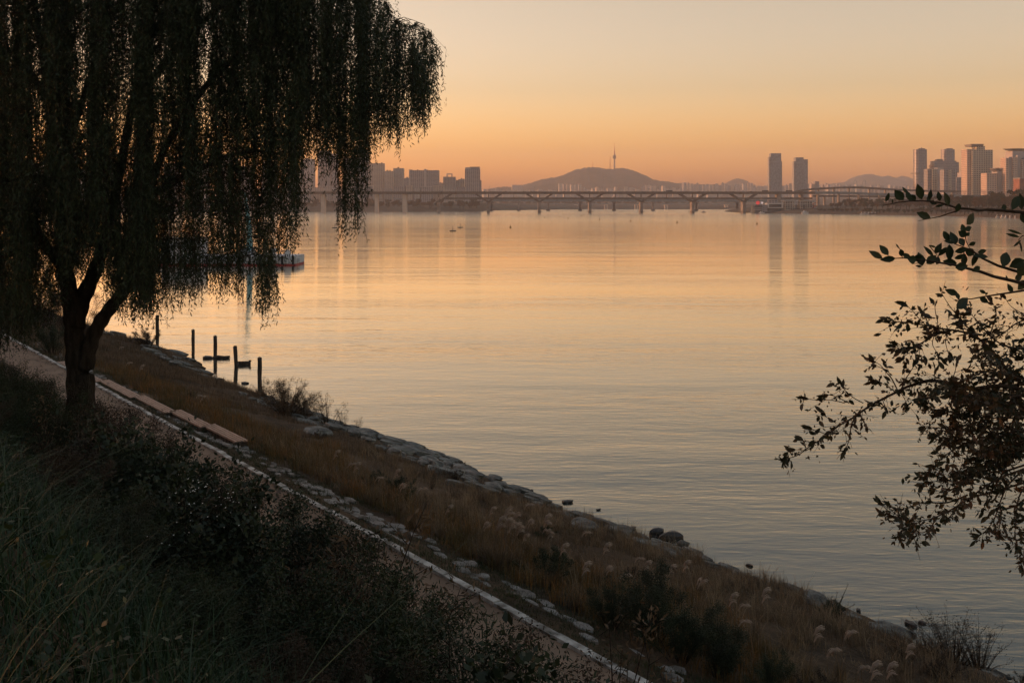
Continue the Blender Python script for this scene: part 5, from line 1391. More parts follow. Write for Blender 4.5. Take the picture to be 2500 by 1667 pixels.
# ------------------------------------------------------------ grasses and shrubs
G1 = leaf_mat('wild_grass', [(0.003, 0.010, 0.003), (0.008, 0.024, 0.006), (0.030, 0.056, 0.016)], 0.7, 0.08, 1.2)
G2 = leaf_mat('dry_grass', [(0.026, 0.019, 0.011), (0.095, 0.065, 0.036), (0.19, 0.125, 0.075)], 0.8, 0.15, 0.45)
G3 = leaf_mat('orange_grass', [(0.034, 0.038, 0.013), (0.11, 0.068, 0.020), (0.28, 0.115, 0.026)], 0.8, 0.15, 0.6)
G4 = leaf_mat('verge_grass', [(0.016, 0.022, 0.009), (0.035, 0.042, 0.015), (0.065, 0.058, 0.024)], 0.8, 0.1, 0.8)
M_PLUME = leaf_mat('grass_plume', [(0.20, 0.15, 0.11), (0.30, 0.23, 0.17), (0.42, 0.33, 0.25)], 0.9, 0.3, 3)
L1 = leaf_mat('shrub_leaf_green', [(0.008, 0.012, 0.006), (0.016, 0.024, 0.010), (0.038, 0.048, 0.018)], 0.55, 0.12, 1.5)
L2 = leaf_mat('shrub_leaf_brown', [(0.014, 0.010, 0.007), (0.032, 0.022, 0.012), (0.06, 0.032, 0.016)], 0.7, 0.12, 1.5)
L3 = leaf_mat('shrub_leaf_olive', [(0.006, 0.012, 0.004), (0.013, 0.024, 0.007), (0.038, 0.046, 0.014)], 0.6, 0.12, 1.5)
L4 = leaf_mat('dry_twig_leaf', [(0.04, 0.028, 0.016), (0.085, 0.055, 0.03), (0.14, 0.09, 0.05)], 0.8, 0.2, 2)
M_STEM = mat('plant_stem', (0.015, 0.011, 0.008), 0.9, scale=8, col2=(0.035, 0.025, 0.016), spec=0.1)

def blades(s, t, L, W, rng, lean=0.5, nseg=3, bias=(0, 0), droop=0.5):
    """curved grass ribbons standing on the bank at (s, t)"""
    n_ = len(s)
    X = s*NV.x+t*UV.x; Y = s*NV.y+t*UV.y; Z = gz(s, t)-.02
    base = np.stack([X, Y, Z], 1)
    az = rng.uniform(0, 2*np.pi, n_); ln = np.abs(rng.normal(size=n_))*lean
    dirh = np.stack([np.cos(az)*ln+bias[0], np.sin(az)*ln+bias[1], np.zeros(n_)], 1)
    side = unit(np.stack([-np.sin(az+rng.normal(size=n_)*.8), np.cos(az), rng.normal(size=n_)*.2], 1))
    L = L.reshape(-1, 1); W = np.asarray(W).reshape(-1, 1)*np.ones((n_, 1))
    rows = []
    dr = rng.uniform(0, droop, n_).reshape(-1, 1)
    for k in range(nseg+1):
        u = k/nseg
        c_ = base + np.array([0, 0, 1.0])*L*(u-dr*u**3) + dirh*L*u**1.7
        w = W*(1-u**1.5)*.5+.0004
        rows.append(c_-side*w); rows.append(c_+side*w)
    V = np.stack(rows, 1)                      # n, 2(nseg+1), 3
    b = np.arange(n_)[:, None]*(2*(nseg+1))
    F_ = np.concatenate([np.stack([b[:, 0]+2*k, b[:, 0]+2*k+1, b[:, 0]+2*k+3, b[:, 0]+2*k+2], 1) for k in range(nseg)], 0)
    return V.reshape(-1, 3), F_
def in_view(s, t, margin=120):
    X = s*NV.x+t*UV.x; Y = s*NV.y+t*UV.y
    px = X/np.maximum(Y, .1)*F+CX
    return (Y > 1.5) & (px > -margin) & (px < 2500+margin)
def scatter(rng, n_, s0, s1, t0, t1, power=1.0):
    """denser close by: sampled by distance along t"""
    u = rng.random(n_)**power
    t = t0+(t1-t0)*u; s = rng.uniform(s0, s1, n_)
    k = in_view(s, t)
    return s[k], t[k]
def patch(s, t, f, ph, thr):
    return (np.sin(s*f+ph)+np.sin(t*f*.7+ph*2)+np.sin((s+t)*f*.45+ph*3)+np.sin((s-t)*f*1.3+ph)*.6) > thr
def tufted(rng, s, t, r, per):
    s = np.repeat(s, per); t = np.repeat(t, per)
    return s+rng.normal(size=len(s))*r, t+rng.normal(size=len(t))*r

def stuff(name, V, Fq, m): return tag(np_mesh(name, V, Fq, m), kind='stuff')

def bank_grass():
    rng = np.random.default_rng(3)
    # dry brown grass over the whole bank
    s, t = scatter(rng, 9000, 14.2, 25.2, -8, 75, 1.5)
    k = patch(s, t, .9, 1.0, -1.2) & ~((t > 33) & (t < 56) & (s > 22.0))
    s, t = tufted(rng, s[k], t[k], .16, 14)
    k = s > 13.9; s, t = s[k], t[k]
    V, Fq = blades(s, t, rng.uniform(.12, .42, len(s))*np.where(s > 24.5, 1.15, 1), .011, rng, .45, 2)
    stuff('dry_grass', V, Fq, G2)
    # orange and olive patches nearer the path
    s, t = scatter(rng, 3600, 14.0, 19.0, -8, 62, 1.4)
    k = patch(s, t, .8, 2.4, .3) | ((s < 17.2) & patch(s, t, .5, .4, -.6)); s, t = s[k], t[k]
    s, t = tufted(rng, s, t, .14, 12); k = s > 13.8; s, t = s[k], t[k]
    V, Fq = blades(s, t, rng.uniform(.25, .72, len(s)), .013, rng, .35, 3)
    stuff('orange_grass', V, Fq, G3)
    # short green verge between the kerb and the stones, and creeping over them
    s, t = scatter(rng, 19000, 12.3, 15.2, -8, 90, 1.5)
    k = patch(s, t, 1.6, .7, -1.4); s, t = tufted(rng, s[k], t[k], .09, 8)
    k = s > 12.3; s, t = s[k], t[k]
    V, Fq = blades(s, t, rng.uniform(.04, .16, len(s)), .012, rng, .6, 2)
    stuff('verge_grass', V, Fq, G4)
    # far part of the bank
    s, t = scatter(rng, 7000, 13, 25, 60, 160, 1.2); s, t = tufted(rng, s, t, .25, 7)
    V, Fq = blades(s, t, rng.uniform(.2, .6, len(s)), .025, rng, .45, 2)
    stuff('dry_grass', V, Fq, G2)
bank_grass()
def bank_tufts():
    rng = np.random.default_rng(23)
    s, t = scatter(rng, 1500, 14.4, 24.2, -9, 40, 1.15); k = patch(s, t, 1.1, 3.1, -.9) & ~((t > 31) & (s > 21.2)); s, t = s[k], t[k]
    s, t = tufted(rng, s, t, .10, 34); k = s > 14; s, t = s[k], t[k]
    V, Fq = blades(s, t, rng.uniform(.25, .78, len(s)), rng.uniform(.006, .014, len(s)), rng, .5, 4)
    stuff('dry_grass', V, Fq, G5)
    # matted dead stems lying on the soil
    s, t = scatter(rng, 22000, 14.2, 24, -9, 60, 1.4)
    V, Fq = blades(s, t, rng.uniform(.05, .14, len(s)), .010, rng, 2.2, 2); stuff('dry_grass', V, Fq, G5)
G5 = leaf_mat('straw_grass', [(0.05, 0.036, 0.020), (0.16, 0.115, 0.065), (0.30, 0.215, 0.13)], 0.8, 0.15, 1.4)
bank_tufts()

def near_grass():
    rng = np.random.default_rng(9)
    s = rng.uniform(-.4, 4.5, 6000); t = 2.2+rng.random(6000)**1.2*20
    k = in_view(s, t, 200); s, t = s[k], t[k]
    X = s*NV.x+t*UV.x; Y = s*NV.y+t*UV.y; D = np.hypot(X, Y)
    k = (D > 2.6) & (patch(s, t, 1.1, .3, -1.7)); s, t, D = s[k], t[k], D[k]
    s, t = tufted(rng, s, t, .10, 3)
    L = rng.uniform(.22, .75, len(s))**1.0
    V, Fq = blades(s, t, L, rng.uniform(.006, .015, len(s)), rng, .8, 6, (-.1, .1), .8)
    stuff('grass', V, Fq, G1)
    # long arching leaves
    s = rng.uniform(.2, 2.6, 900); t = rng.uniform(3, 12, 900); k = in_view(s, t); s, t = s[k], t[k]
    V, Fq = blades(s, t, rng.uniform(.5, 1.0, len(s)), rng.uniform(.006, .013, len(s)), rng, .9, 8, (-.1, .0), .8)
    stuff('grass', V, Fq, G1)
    # broad ground cover leaves among the grass
    n_ = 190000
    s = rng.uniform(-.3, 7.0, n_); t = -3+rng.random(n_)**1.3*40
    k = in_view(s, t, 150) & patch(s, t, 1.4, 1.9, -1.2); s, t = s[k], t[k]
    X = s*NV.x+t*UV.x; Y = s*NV.y+t*UV.y; k = np.hypot(X, Y) > 3.0; s, t, X, Y = s[k], t[k], X[k], Y[k]
    P = np.stack([X, Y, gz(s, t)+rng.uniform(0, .5, len(s))*(.75+.35*np.sin(s*3+t*2))*(.6+.4*np.sin(s*7-t*5))], 1)
    D = unit(rng.normal(size=(len(s), 3))*np.array([1, 1, .5])+np.array([.1, -.3, .3]))
    Ls = rng.uniform(.025, .07, len(s))
    V, Fq = leaf_quads(P, D, Ls, Ls*.62, rng)
    stuff('ground_cover', V, Fq, L3)
    # larger vine leaves lying over the grass
    s = rng.uniform(.2, 6.0, 5200); t = -1+rng.random(5200)**1.1*24; k = in_view(s, t, 150) & patch(s, t, 1.9, .2, .2); s, t = s[k], t[k]
    X = s*NV.x+t*UV.x; Y = s*NV.y+t*UV.y; k = np.hypot(X, Y) > 6.5; s, t, X, Y = s[k], t[k], X[k], Y[k]
    P = np.stack([X, Y, gz(s, t)+rng.uniform(.25, .62, len(s))], 1)
    D = unit(rng.normal(size=(len(s), 3))*np.array([1, 1, .35])+np.array([.1, -.4, .1])); Ls = rng.uniform(.035, .075, len(s))
    V, Fq = leaf_quads(P, D, Ls, Ls*.8, rng); stuff('ground_cover', V, Fq, L5)
L5 = leaf_mat('vine_leaf', [(0.010, 0.022, 0.006), (0.020, 0.036, 0.010), (0.045, 0.052, 0.015)], 0.5, 0.12, 2)
near_grass()

def shrub_mesh(seed, h, r, nstem, nleaf, ll, lm, name='shrub', open_=0.0, upright=.5, aspect=.42):
    """returns (stem MB, leaf V, leaf F)"""
    rnd = random.Random(seed); rng = np.random.default_rng(seed)
    sm = MB(); tips = []
    for k in range(nstem):
        a = rnd.uniform(0, 6.28); lean_ = rnd.random()**.7*r
        e = Vector((math.cos(a)*lean_, math.sin(a)*lean_, h*rnd.uniform(.55, 1.0)*(1-.35*(lean_/r)**2)))
        b0 = Vector((math.cos(a)*lean_*.15, math.sin(a)*lean_*.15, -.1))
        mid = b0.lerp(e, .5)+Vector((rnd.uniform(-.1, .1), rnd.uniform(-.1, .1), h*.12))*upright
        Q, Rr = smooth_path([b0, mid, e], [.011+.006*h, .008, .002], 4)
        sm.tube(Q, Rr, 4)
        tips.append((e, e+Vector((rnd.gauss(0, .05), rnd.gauss(0, .05), .08))*h*.4))
        tips.append((mid, e))
        for j in range(rnd.randint(5, 9)):
            u = rnd.uniform(.25, 1)*(len(Q)-1); i = min(int(u), len(Q)-2); p = Q[i].lerp(Q[i+1], u-i)
            d = Vector((math.cos(a)*.5+rnd.gauss(0, .7), math.sin(a)*.5+rnd.gauss(0, .7), rnd.gauss(.5, .5))).normalized()
            q = p+d*rnd.uniform(.12, .38)*h*.45
            if q.z < .05: q.z = .05
            sm.tube([p, q], [.005, .0015], 3, 0, False); tips.append((p, q))
    P = []; Dv = []
    per = max(1, nleaf//len(tips))
    for (p, q) in tips:
        if rnd.random() < open_: continue
        for j in range(per):
            u = rnd.random()
            c_ = p.lerp(q, u)+Vector((rnd.gauss(0, 1), rnd.gauss(0, 1), rnd.gauss(0, 1)))*.035*h
            P.append(c_); Dv.append(((q-p).normalized()*.6+Vector((rnd.gauss(0, .6), rnd.gauss(0, .6), rnd.gauss(0, .5)))))
    P = np.array([tuple(p) for p in P]); Dv = unit(np.array([tuple(d) for d in Dv]))
    Ls = rng.uniform(.6, 1.4, len(P))*ll
    V, Fq = leaf_quads(P, Dv, Ls, Ls*aspect, rng)
    return sm, V, Fq
PROTO = {}
def shrub(kind, s, t, label, group=None, rz=None, sc=1.0, cat='shrub', name='shrub', dz=0.0):
    loc = st(s, t, float(gz(s, t))-.03+dz)
    if kind not in PROTO:
        seed, h, r, ns, nl, ll, lm, op, asp = KINDS[kind]
        root = thing(name, label, cat, loc, 0, group)
        sm, V, Fq = shrub_mesh(seed, h, r, ns, nl, ll, lm, open_=op, aspect=asp)
        sm.build('stems', M_STEM, root); np_mesh('foliage', V, Fq, lm, root)
        PROTO[kind] = root; o = root
    else:
        o = copy_tree(PROTO[kind]); o.name = name
        tag(o, label, cat)
        if group: o['group'] = group
        elif 'group' in o: del o['group']
    o.location = loc; o.rotation_euler = (0, 0, rz if rz is not None else (s*7+t*3) % 6.28); o.scale = (sc, sc, sc)
    return o
KINDS = {  # seed, height, radius, stems, leaves, leaf length, material, openness, leaf aspect
 'dense': (1, 2.4, 1.3, 22, 26000, .044, L1, 0, .5), 'brown': (2, 2.2, 1.3, 22, 26000, .036, L2, .05, .4), 'olive': (3, 2.0, 1.4, 22, 24000, .038, L3, 0, .4),
 'bigleaf': (4, 2.6, 1.4, 24, 7500, .085, L1, 0, .6), 'feather': (5, 2.2, 1.1, 26, 22000, .05, L3, 0, .22),
 'low': (6, 1.1, 1.0, 22, 12000, .038, L3, 0, .45), 'lowbrown': (7, 1.0, .9, 22, 12000, .032, L2, 0, .4),
 'water': (8, 1.9, 1.5, 40, 13000, .060, L4, .0, .30), 'twiggy': (9, 1.5, 1.5, 40, 3000, .05, L2, .3, .35), 'twigopen': (10, 1.7, .9, 13, 1100, .06, L4, .15, .3)}
gS = 'overgrown shrubs on the slope above the path'
def slope_shrubs():
    rnd = random.Random(12)
    # the crest of the slope, seen against the path and the bank
    t = -1.0; k = 0
    while t < 46:
        for lane in (7.0, 5.4, 3.7):
            s = lane+rnd.uniform(-.5, .5); tt = t+rnd.uniform(-.8, .8)
            X = s*NV.x+tt*UV.x; Y = s*NV.y+tt*UV.y
            if Y < 6.5 or X/Y*F+CX > 1365: continue
            if lane < 6 and rnd.random() < .25: continue
            kind = rnd.choice(('brown', 'olive', 'dense', 'feather', 'brown', 'low', 'lowbrown'))
            gzv = float(gz(s, tt)); 
            h = KINDS[kind][1]
            # height allowed by the line of bush tops against the path
            want = 7.6 if lane > 6 else 8.2 if lane > 4.5 else 8.9
            if 2.0 < t < 6.0: want -= 1.2
            if t < 2: want -= .5
            if t > 32: want -= .9
            sc = max(.45, min(1.35, (want-gzv)/h*rnd.uniform(.82, 1.05)))
            lab = {'brown': 'brown leaved bush in the dark thicket on the slope above the path', 'olive': 'olive bush in the dark thicket on the slope above the path', 'dense': 'dense green bush in the dark thicket on the slope above the path',
                   'feather': 'feathery weed clump in the dark thicket on the slope above the path', 'low': 'low green bush in the dark thicket on the slope above the path', 'lowbrown': 'low brown bush in the dark thicket on the slope above the path', 'bigleaf': ''}[kind]
            shrub(kind, s, tt, lab, gS, None, sc); k += 1
        t += rnd.uniform(1.25, 1.8)
slope_shrubs()
def path_litter():
    rng = np.random.default_rng(14); n_ = 3200
    u = rng.random(n_); s = np.where(u < .45, 7.5+np.abs(rng.normal(size=n_))*.45, np.where(u < .8, 12.25-np.abs(rng.normal(size=n_))*.3, rng.uniform(7.5, 12.2, n_)))
    t = -6+rng.random(n_)**1.5*75; k = in_view(s, t) & (s > 7.5) & (s < 12.26); s, t = s[k], t[k]
    P = np.stack([s*NV.x+t*UV.x, s*NV.y+t*UV.y, gz(s, t)+.028+rng.random(len(s))*.01], 1)
    D = unit(rng.normal(size=(len(s), 3))*np.array([1, 1, .12])); L_ = rng.uniform(.03, .08, len(s))
    V, Fq = leaf_quads(P, D, L_, L_*.6, rng); stuff('fallen_leaves', V, Fq, L4)
    # weeds creeping in from the slope side
    n_ = 5200; s = 7.3+np.abs(rng.normal(size=n_))*.30; t = -6+rng.random(n_)**1.3*70; k = in_view(s, t) & patch(s*0, t, 1.3, .5, -.8); s, t = tufted(rng, s[k], t[k], .08, 7)
    V, Fq = blades(s, t, rng.uniform(.06, .32, len(s)), .012, rng, .6, 3); stuff('verge_grass', V, Fq, G4)
path_litter()
def px_shrub(kind, px, ytop, D, label, s_off=0, sc=None, cat='shrub'):
    """a shrub whose top reaches photo row ytop when it stands D metres out"""
    p = at(px, ytop, D); s = p.x*NV.x+D*NV.y; t = p.x*UV.x+D*UV.y
    h = p.z-float(gz(s, t)); k = max(.3, h/KINDS[kind][1])*1.02 if sc is None else sc
    return shrub(kind, s, t, label, None, None, k, cat)
px_shrub('bigleaf', 315, 1000, 20.5, 'large leaved dark bush standing out against the path right of the willow trunk')
px_shrub('bigleaf', 395, 1060, 19.5, 'second large leaved dark bush leaning over the path')
px_shrub('bigleaf', 455, 1112, 17.5, 'leafy dark bush reaching over the path with its tip at the kerb')
px_shrub('feather', 95, 915, 24, 'wispy brown tall weed left of the willow trunk against the path')
px_shrub('feather', 30, 900, 23, 'wispy tall weed at the left frame edge against the path')
px_shrub('twigopen', 160, 960, 22, 'bare wispy weed just left of the willow trunk foot')
px_shrub('twigopen', 850, 1240, 15.5, 'thin bare stemmed weed rising across the white path line')
px_shrub('twigopen', 905, 1330, 14.5, 'forked bare weed standing dark against the path')
px_shrub('bigleaf', 1330, 1540, 11.0, 'dark leafy sprig hanging over the path near the bottom centre')
px_shrub('feather', 1145, 1425, 12, 'feathery bush top beside the path in the lower centre')
px_shrub('twigopen', 1500, 1500, 14.2, 'dark leafy sapling right beside the white kerb line at the bottom')
# beyond the path
px_shrub('dense', 1590, 1395, 21.0, 'big dark green bush on the bank behind the plumes, lower centre right', sc=.66)
px_shrub('olive', 1660, 1430, 20.0, 'dark bush right of the big green bush on the lower bank', sc=.6)
px_shrub('dense', 1760, 1500, 19.5, 'dark thicket bush in the lower right middle of the bank', sc=.55)
px_shrub('olive', 1490, 1440, 21.5, 'olive bush left of the big green bush on the bank', sc=.5)
px_shrub('olive', 1880, 1560, 18.5, 'olive bush at the bottom of the bank, right of centre', sc=.45)
px_shrub('lowbrown', 2010, 1600, 18.5, 'low brown bush near the bottom edge right of centre', sc=.8)
px_shrub('low', 1330, 1330, 25, 'small green bush among orange grass in the middle of the bank', sc=.8)
px_shrub('low', 985, 1180, 33, 'green weed clump in the orange grass right of the stone edging', sc=.7)
px_shrub('brown', 190, 745, 72, 'dark thicket bush behind the willow trunk', sc=1.7)
px_shrub('dense', 90, 730, 76, 'dark thicket bush left of the willow trunk on the far bank part', sc=1.8)
px_shrub('brown', 10, 715, 84, 'dark thicket bush at the left frame edge on the far bank part', sc=1.8)
px_shrub('olive', 130, 800, 60, 'bush between path and water seen left of the trunk', sc=1.0)
px_shrub('lowbrown', 360, 830, 80, 'dark round bush on top of the low stone point', sc=1.6)
rnd = random.Random(44)
for i in range(30):
    s = rnd.uniform(14.8, 24.5); t = -4+60*rnd.random()**1.2
    kind = rnd.choice(('low', 'lowbrown', 'lowbrown', 'twigopen'))
    if not bool(in_view(np.array([s]), np.array([t]))[0]): continue
    shrub(kind, s, t, {'low': 'small green weed growing in the dry grass of the bank', 'lowbrown': 'small brown weed growing in the dry grass of the bank', 'twigopen': 'thin stalky weed standing in the dry grass of the bank'}[kind], 'small weeds in the dry grass of the bank', None, rnd.uniform(.3, .6))
# at the water edge
def edge_shrub(kind, px, ybase, h, label):
    s, t = on_bank(px, ybase); s = min(s, 26.2)
    return shrub(kind, s, t, label, None, None, h/KINDS[kind][1])
edge_shrub('water', 700, 1012, 2.0, 'rounded airy shrub at the water edge right of the piles')
edge_shrub('water', 742, 1022, 1.5, 'small airy shrub joined to the rounded shrub right of the piles')
edge_shrub('twigopen', 800, 1040, 1.9, 'thin open shrub right of the rounded shrub at the water edge')
edge_shrub('twigopen', 838, 1045, 1.1, 'small thin sapling at the water edge above the stone bank')
edge_shrub('twigopen', 872, 1052, .8, 'lone low sprig above the first slabs of the stone bank')
edge_shrub('twigopen', 640, 968, 1.2, 'thin sprig in front of the nearest pile')
edge_shrub('twiggy', 2330, 1618, 1.35, 'wide twiggy shrub at the water edge in the lower right corner')
edge_shrub('twiggy', 2400, 1635, 1.3, 'right half of the twiggy shrubs in the lower right corner')
edge_shrub('twiggy', 2270, 1600, .9, 'low twiggy shrub left of the wide one in the lower right corner')
edge_shrub('low', 2025, 1505, .5, 'low green cushion plant under the spiky stems')

# spiky plant with upright stems
s_, t_ = on_bank(2030, 1500)
T = thing('spiky_plant', 'spiky plant with stiff bare stems sticking up over the water, lower right', 'plant', st(s_, t_, float(gz(s_, t_))))
mb = MB(); rnd = random.Random(6); lv = MB()
for (dx, h, ln) in ((-.25, .45, -.25), (-.1, .55, -.1), (.0, .5, .05), (.1, .62, .2), (.3, .85, .45), (.25, .5, .35), (.45, .3, .6)):
    e = Vector((dx+ln*.3, rnd.uniform(-.1, .1), h)); b_ = Vector((dx*.3, 0, -.05)); mb.tube([b_, b_.lerp(e, .5)+Vector((0, 0, .04)), e], [.012, .009, .003], 4)
    for k in range(14):
        u = rnd.uniform(.4, 1); p = b_.lerp(e, u); d = Vector((rnd.gauss(0, 1), rnd.gauss(0, 1), 1.2)).normalized()*rnd.uniform(.04, .1); lv.tube([p, p+d], [.004, .001], 3, 0, False)
mb.build('stems', M_STEM, T); lv.build('thorns', M_STEM, T)

# silver grass clumps with plumes
def plume_clump(seed, n_, H):
    rnd = random.Random(seed); rng = np.random.default_rng(seed)
    t = thing('miscanthus_clump', '', 'miscanthus clump')
    n2 = 90; V, Fq = [], []
    bl = MB()
    for k in range(n2):
        a = rnd.uniform(0, 6.28); L = rnd.uniform(.4, .9)*H; ln = rnd.uniform(.1, .6)*H; w = .007
        pr = [Vector((math.cos(a)*.05, math.sin(a)*.05, 0))]
        for j in range(1, 5):
            u = j/4; pr.append(Vector((math.cos(a)*(.05+ln*u**1.8), math.sin(a)*(.05+ln*u**1.8), L*(u-.25*u**3))))
        sd = Vector((-math.sin(a), math.cos(a), 0)); vs = []
        for j, p in enumerate(pr): ww = w*(1-j/4.2); vs += [p-sd*ww, p+sd*ww]
        bl.add(vs, [(2*j, 2*j+1, 2*j+3, 2*j+2) for j in range(4)])
    bl.build('leaves', G2, t)
    for k in range(n_):
        a = rnd.gauss(0.15, .7); H2 = H*rnd.uniform(.85, 1.25)     # most bow with the wind, to the right
        base = Vector((rnd.uniform(-.1, .1), rnd.uniform(-.1, .1), 0)); dr = Vector((math.cos(a), math.sin(a)*.6, 0))
        top = base+Vector((0, 0, H2))+dr*.18*H
        stm = MB(); stm.tube([base, base.lerp(top, .6)+Vector((0, 0, .02)), top], [.004, .003, .002], 4); so = stm.build('stalk', G2, t)
        # the plume: many fine hanging hairs along an arching axis
        pm = MB(); Lp = rnd.uniform(.27, .42)
        for j in range(11):
            off = rnd.gauss(0, .008); c0 = top+Vector((off, rnd.gauss(0, .012), rnd.uniform(-.03, .02)))
            d1 = dr*rnd.uniform(.30, .55)+Vector((0, rnd.gauss(0, .07), rnd.uniform(.65, .95)))
            L2 = Lp*rnd.uniform(.7, 1.05)
            p0 = c0; p1 = c0+d1*L2*.45; p2 = p1+(dr*.7+Vector((0, rnd.gauss(0, .06), .35)))*L2*.35; p3 = p2+(dr*.8+Vector((0, 0, -.30)))*L2*.3
            sd = Vector((rnd.gauss(0, .3), 1, rnd.gauss(.6, .4))).normalized()
            ws = (.003, .009, .010, .003); vs = []
            for p, w in zip((p0, p1, p2, p3), ws): vs += [p-sd*w, p+sd*w]
            pm.add(vs, [(2*q, 2*q+1, 2*q+3, 2*q+2) for q in range(3)])
        pm.build('plume', M_PLUME, so)
    return t
protos = [plume_clump(1, 5, 1.0), plume_clump(2, 3, .9), plume_clump(3, 2, .95), plume_clump(4, 7, 1.05)]
used = set()
PL = [(680, 1110, 1), (735, 1128, 0), (790, 1135, 1), (830, 1160, 2), (868, 1190, 0), (935, 1178, 0), (948, 1160, 1), (1025, 1240, 1), (1070, 1285, 0), (1110, 1290, 0), (1140, 1290, 1), (1090, 1320, 2), (1200, 1305, 3), (1222, 1270, 0), (1240, 1305, 3),
      (1265, 1300, 0), (1285, 1280, 0), (1300, 1325, 3), (1320, 1300, 3), (1310, 1290, 1), (1410, 1305, 2), (1455, 1345, 1), (1395, 1400, 1), (1430, 1380, 0), (1475, 1390, 0), (1500, 1415, 3), (1555, 1380, 1), (1615, 1390, 1), (1650, 1385, 1), (1672, 1420, 2), (1700, 1435, 0),
      (1760, 1470, 3), (1790, 1480, 2), (1840, 1470, 1), (1790, 1520, 2), (1905, 1530, 3), (1965, 1560, 1), (2050, 1570, 2), (2005, 1610, 2), (2140, 1650, 3), (2190, 1600, 1), (2375, 1600, 0), (2080, 1625, 2), (2100, 1660, 3), (1540, 1360, 2), (1270, 1245, 2), (1350, 1345, 1),
      (270, 872, 1), (300, 890, 2), (330, 905, 1), (400, 960, 2), (425, 965, 1), (285, 850, 2), (520, 1000, 2), (1000, 1215, 2), (1180, 1250, 1)]
labs = ['silver grass clump with a full fan of pale plumes among dry grass on the bank', 'silver grass clump with three bowed pale plumes among dry grass on the bank', 'silver grass tuft with two pale plumes among dry grass on the bank', 'big silver grass clump with many crowded pale plumes on the bank']
for ip_, (px, py, k) in enumerate(PL):
    if ip_ % 6 == 5: continue
    k = (k, 2, k, 1)[ip_ % 4] if k in (0, 3) else k
    H0 = .95
    s, t = on_bank(px, py+8, .75)
    if k in used: o = copy_tree(protos[k])
    else: o = protos[k]; used.add(k)
    s = max(s, 14.2)
    o.location = st(s, t, float(gz(s, t))-.05); o.rotation_euler = (0, 0, random.Random(px).uniform(-.4, .4)); sc = random.Random(px).uniform(.75, 1.05); o.scale = (sc,)*3
    tag(o, labs[k], 'miscanthus clump', 'silver grass clumps on the bank')
for k, pr in enumerate(protos):
    if k not in used:
        for c in list(pr.children): bpy.data.objects.remove(c)
        bpy.data.objects.remove(pr)

# small white daisies in the thicket
def daisies():
    rng = np.random.default_rng(2); P = []
    for (px, py, n_, sp) in ((480, 1185, 18, 45), (560, 1230, 18, 60), (430, 1290, 6, 60), (510, 1245, 10, 90)):
        for k in range(n_):
            x, y = px+rng.normal()*sp*.6, py+rng.normal()*sp*.35
            p = at(x, y, rng.uniform(11.2, 11.8)); P.append(tuple(p))
    P = np.array(P); n_ = len(P); V, Fq = [], []
    for p in P:
        b = len(V)
        a0 = rng.uniform(0, 6); r = rng.uniform(.005, .009); nx = rng.normal(size=2)*.3
        for k in range(6):
            a = a0+k*math.pi/3; V.append((p[0]+r*math.cos(a), p[1]+r*math.sin(a)*.8, p[2]+r*.5*math.sin(a)+nx[0]*r*math.cos(a)))
        Fq.append((b, b+1, b+2, b+3)); Fq.append((b, b+3, b+4, b+5))
    tag(np_mesh('daisy_flowers', V, Fq, mat('daisy_petal', (.45, .42, .36), .8, scale=4)), kind='stuff')
daisies()

# ------------------------------------------------------------ trees on the far banks
FT = [leaf_mat('far_leaf_dark', [(0.02, 0.022, 0.012), (0.04, 0.038, 0.018), (0.06, 0.05, 0.024)], .9, 0, .15), leaf_mat('far_leaf_brown', [(0.04, 0.028, 0.016), (0.07, 0.045, 0.022), (0.10, 0.06, 0.03)], .9, 0, .15)]
def far_tree_proto(seed, m_):
    rnd = random.Random(seed); rng = np.random.default_rng(seed)
    t = thing('tree', '', 'tree')
    mb = MB(); mb.tube([(0, 0, -1), (.1, 0, 3), (0, .1, 7)], [.4, .3, .12], 6)
    for k in range(5): a = k*1.3; mb.tube([(0, 0, 3+k*.6), (math.cos(a)*2.2, math.sin(a)*2.2, 6+k*.7)], [.16, .05], 4)
    mb.build('trunk', M_BARK, t)
    cs = [(rnd.gauss(0, 1.9), rnd.gauss(0, 1.9), rnd.uniform(3.2, 8.8), rnd.uniform(1.1, 2.3)) for _ in range(15)]
    P = []
    for (x, y, z, r) in cs:
        n_ = 110; d = unit(rng.normal(size=(n_, 3))); P.append(np.array([x, y, z])+d*r*rng.uniform(.55, 1.08, (n_, 1))*np.array([1, 1, .8]))
    P = np.concatenate(P); V, Fq = leaf_quads(P, unit(rng.normal(size=P.shape)), rng.uniform(.5, 1.0, len(P)), rng.uniform(.4, .8, len(P)), rng)
    np_mesh('crown', V, Fq, m_, t)
    return t
ftp = [far_tree_proto(1, FT[0]), far_tree_proto(2, FT[1]), far_tree_proto(3, FT[0]), far_tree_proto(4, FT[1])]
ft_used = set()
def far_tree(px, Y, zb, h, label, group, k):
    if k in ft_used: o = copy_tree(ftp[k])
    else: o = ftp[k]; ft_used.add(k)
    sc = h/10.2; p = at(px, HY, Y)
    o.location = (p.x, Y, zb); o.scale = (sc*1.1, sc*1.1, sc); o.rotation_euler = (0, 0, px % 6.28)
    tag(o, label, 'tree', group)
rnd = random.Random(15)
RBw = [(1990, 1600), (2120, 1390), (2230, 1300), (2330, 1215), (2420, 1110), (2500, 985)]
def ywat(px): return float(np.interp(px, [a for a, _ in RBw], [b for _, b in RBw]))
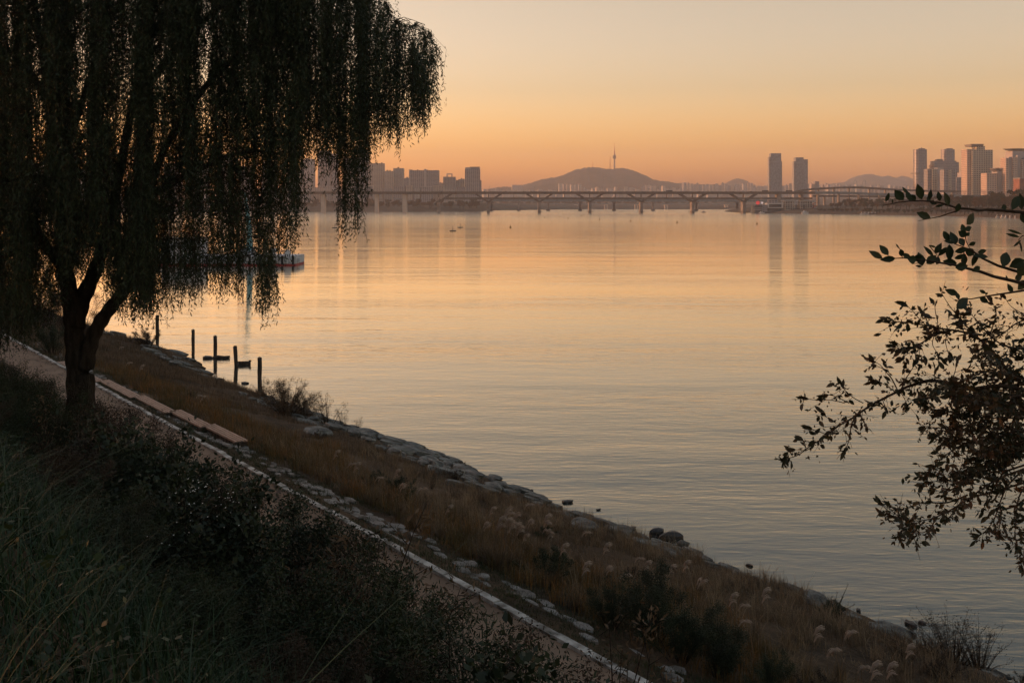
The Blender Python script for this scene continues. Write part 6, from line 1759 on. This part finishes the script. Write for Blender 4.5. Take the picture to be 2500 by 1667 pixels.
for (n_, off, zb, h0, h1, lab, lo) in ((46, 14, 2.5, 6, 9, 'low bushy tree in the front row of the right river bank', 2000), (44, 70, 8.5, 9, 13, 'bushy tree in the middle rows of the right river bank', 2030), (34, 150, 13, 12, 18, 'tall rounded tree in the back rows of the right river bank', 2060)):
    for i in range(n_):
        px = lo+(2525-lo)*(i+rnd.uniform(-.3, .3))/n_
        Y = ywat(px)+off+rnd.uniform(-12, 12)
        far_tree(px, Y, zb, rnd.uniform(h0, h1)*(1.0 if px > 2250 else .8)*(.78 if off > 100 else 1.0), lab, 'trees on the right river bank', rnd.choice((0, 1, 2, 3)))
for (px, h) in ((2245, 13), (2425, 18), (2440, 16), (2408, 14), (2488, 20), (2500, 19), (2462, 12)):
    far_tree(px, ywat(px)+190, 12, h, 'large round tree crown rising before the right bank towers', 'large trees before the right bank towers', rnd.choice((0, 2)))
for i in range(40):
    px = 690+490*i/40+rnd.uniform(-5, 5); far_tree(px, 2060+rnd.uniform(0, 60), 7.5, rnd.uniform(9, 15), 'dim bushy tree on the slope of the left bank under the bridge', 'trees on the left river bank', rnd.choice((0, 1, 2, 3)))
for i in range(34):
    px = 300+880*i/34+rnd.uniform(-8, 8); far_tree(px, 2150+rnd.uniform(0, 60), 13, rnd.uniform(9, 15), 'dim tree at the top of the left bank slope behind the bridge', 'trees on the left river bank', rnd.choice((0, 1, 2, 3)))
for i in range(44):
    px = 1190+640*i/44+rnd.uniform(-5, 5); far_tree(px, 3640+rnd.uniform(0, 80), 10, rnd.uniform(14, 24), 'faint tree on the far bank seen between the bridge piers', 'trees on the far river bank', rnd.choice((0, 1, 2, 3)))
# ------------------------------------------------------------ haze
def make_haze():
    m = bpy.data.materials.new('haze_air'); m.use_nodes = True
    n = m.node_tree; n.nodes.clear()
    out = n.nodes.new('ShaderNodeOutputMaterial')
    v = n.nodes.new('ShaderNodeVolumePrincipled')
    v.inputs['Color'].default_value = (1, .97, .97, 1)
    v.inputs['Density'].default_value = HAZE
    v.inputs['Anisotropy'].default_value = 0.1
    n.links.new(v.outputs[0], out.inputs['Volume'])
    mb = MB(); mb.box(-5200, 5200, -300, 9300, -7, 460)
    tag(mb.build('haze', m), kind='stuff')
HAZE = 8e-5
make_haze()
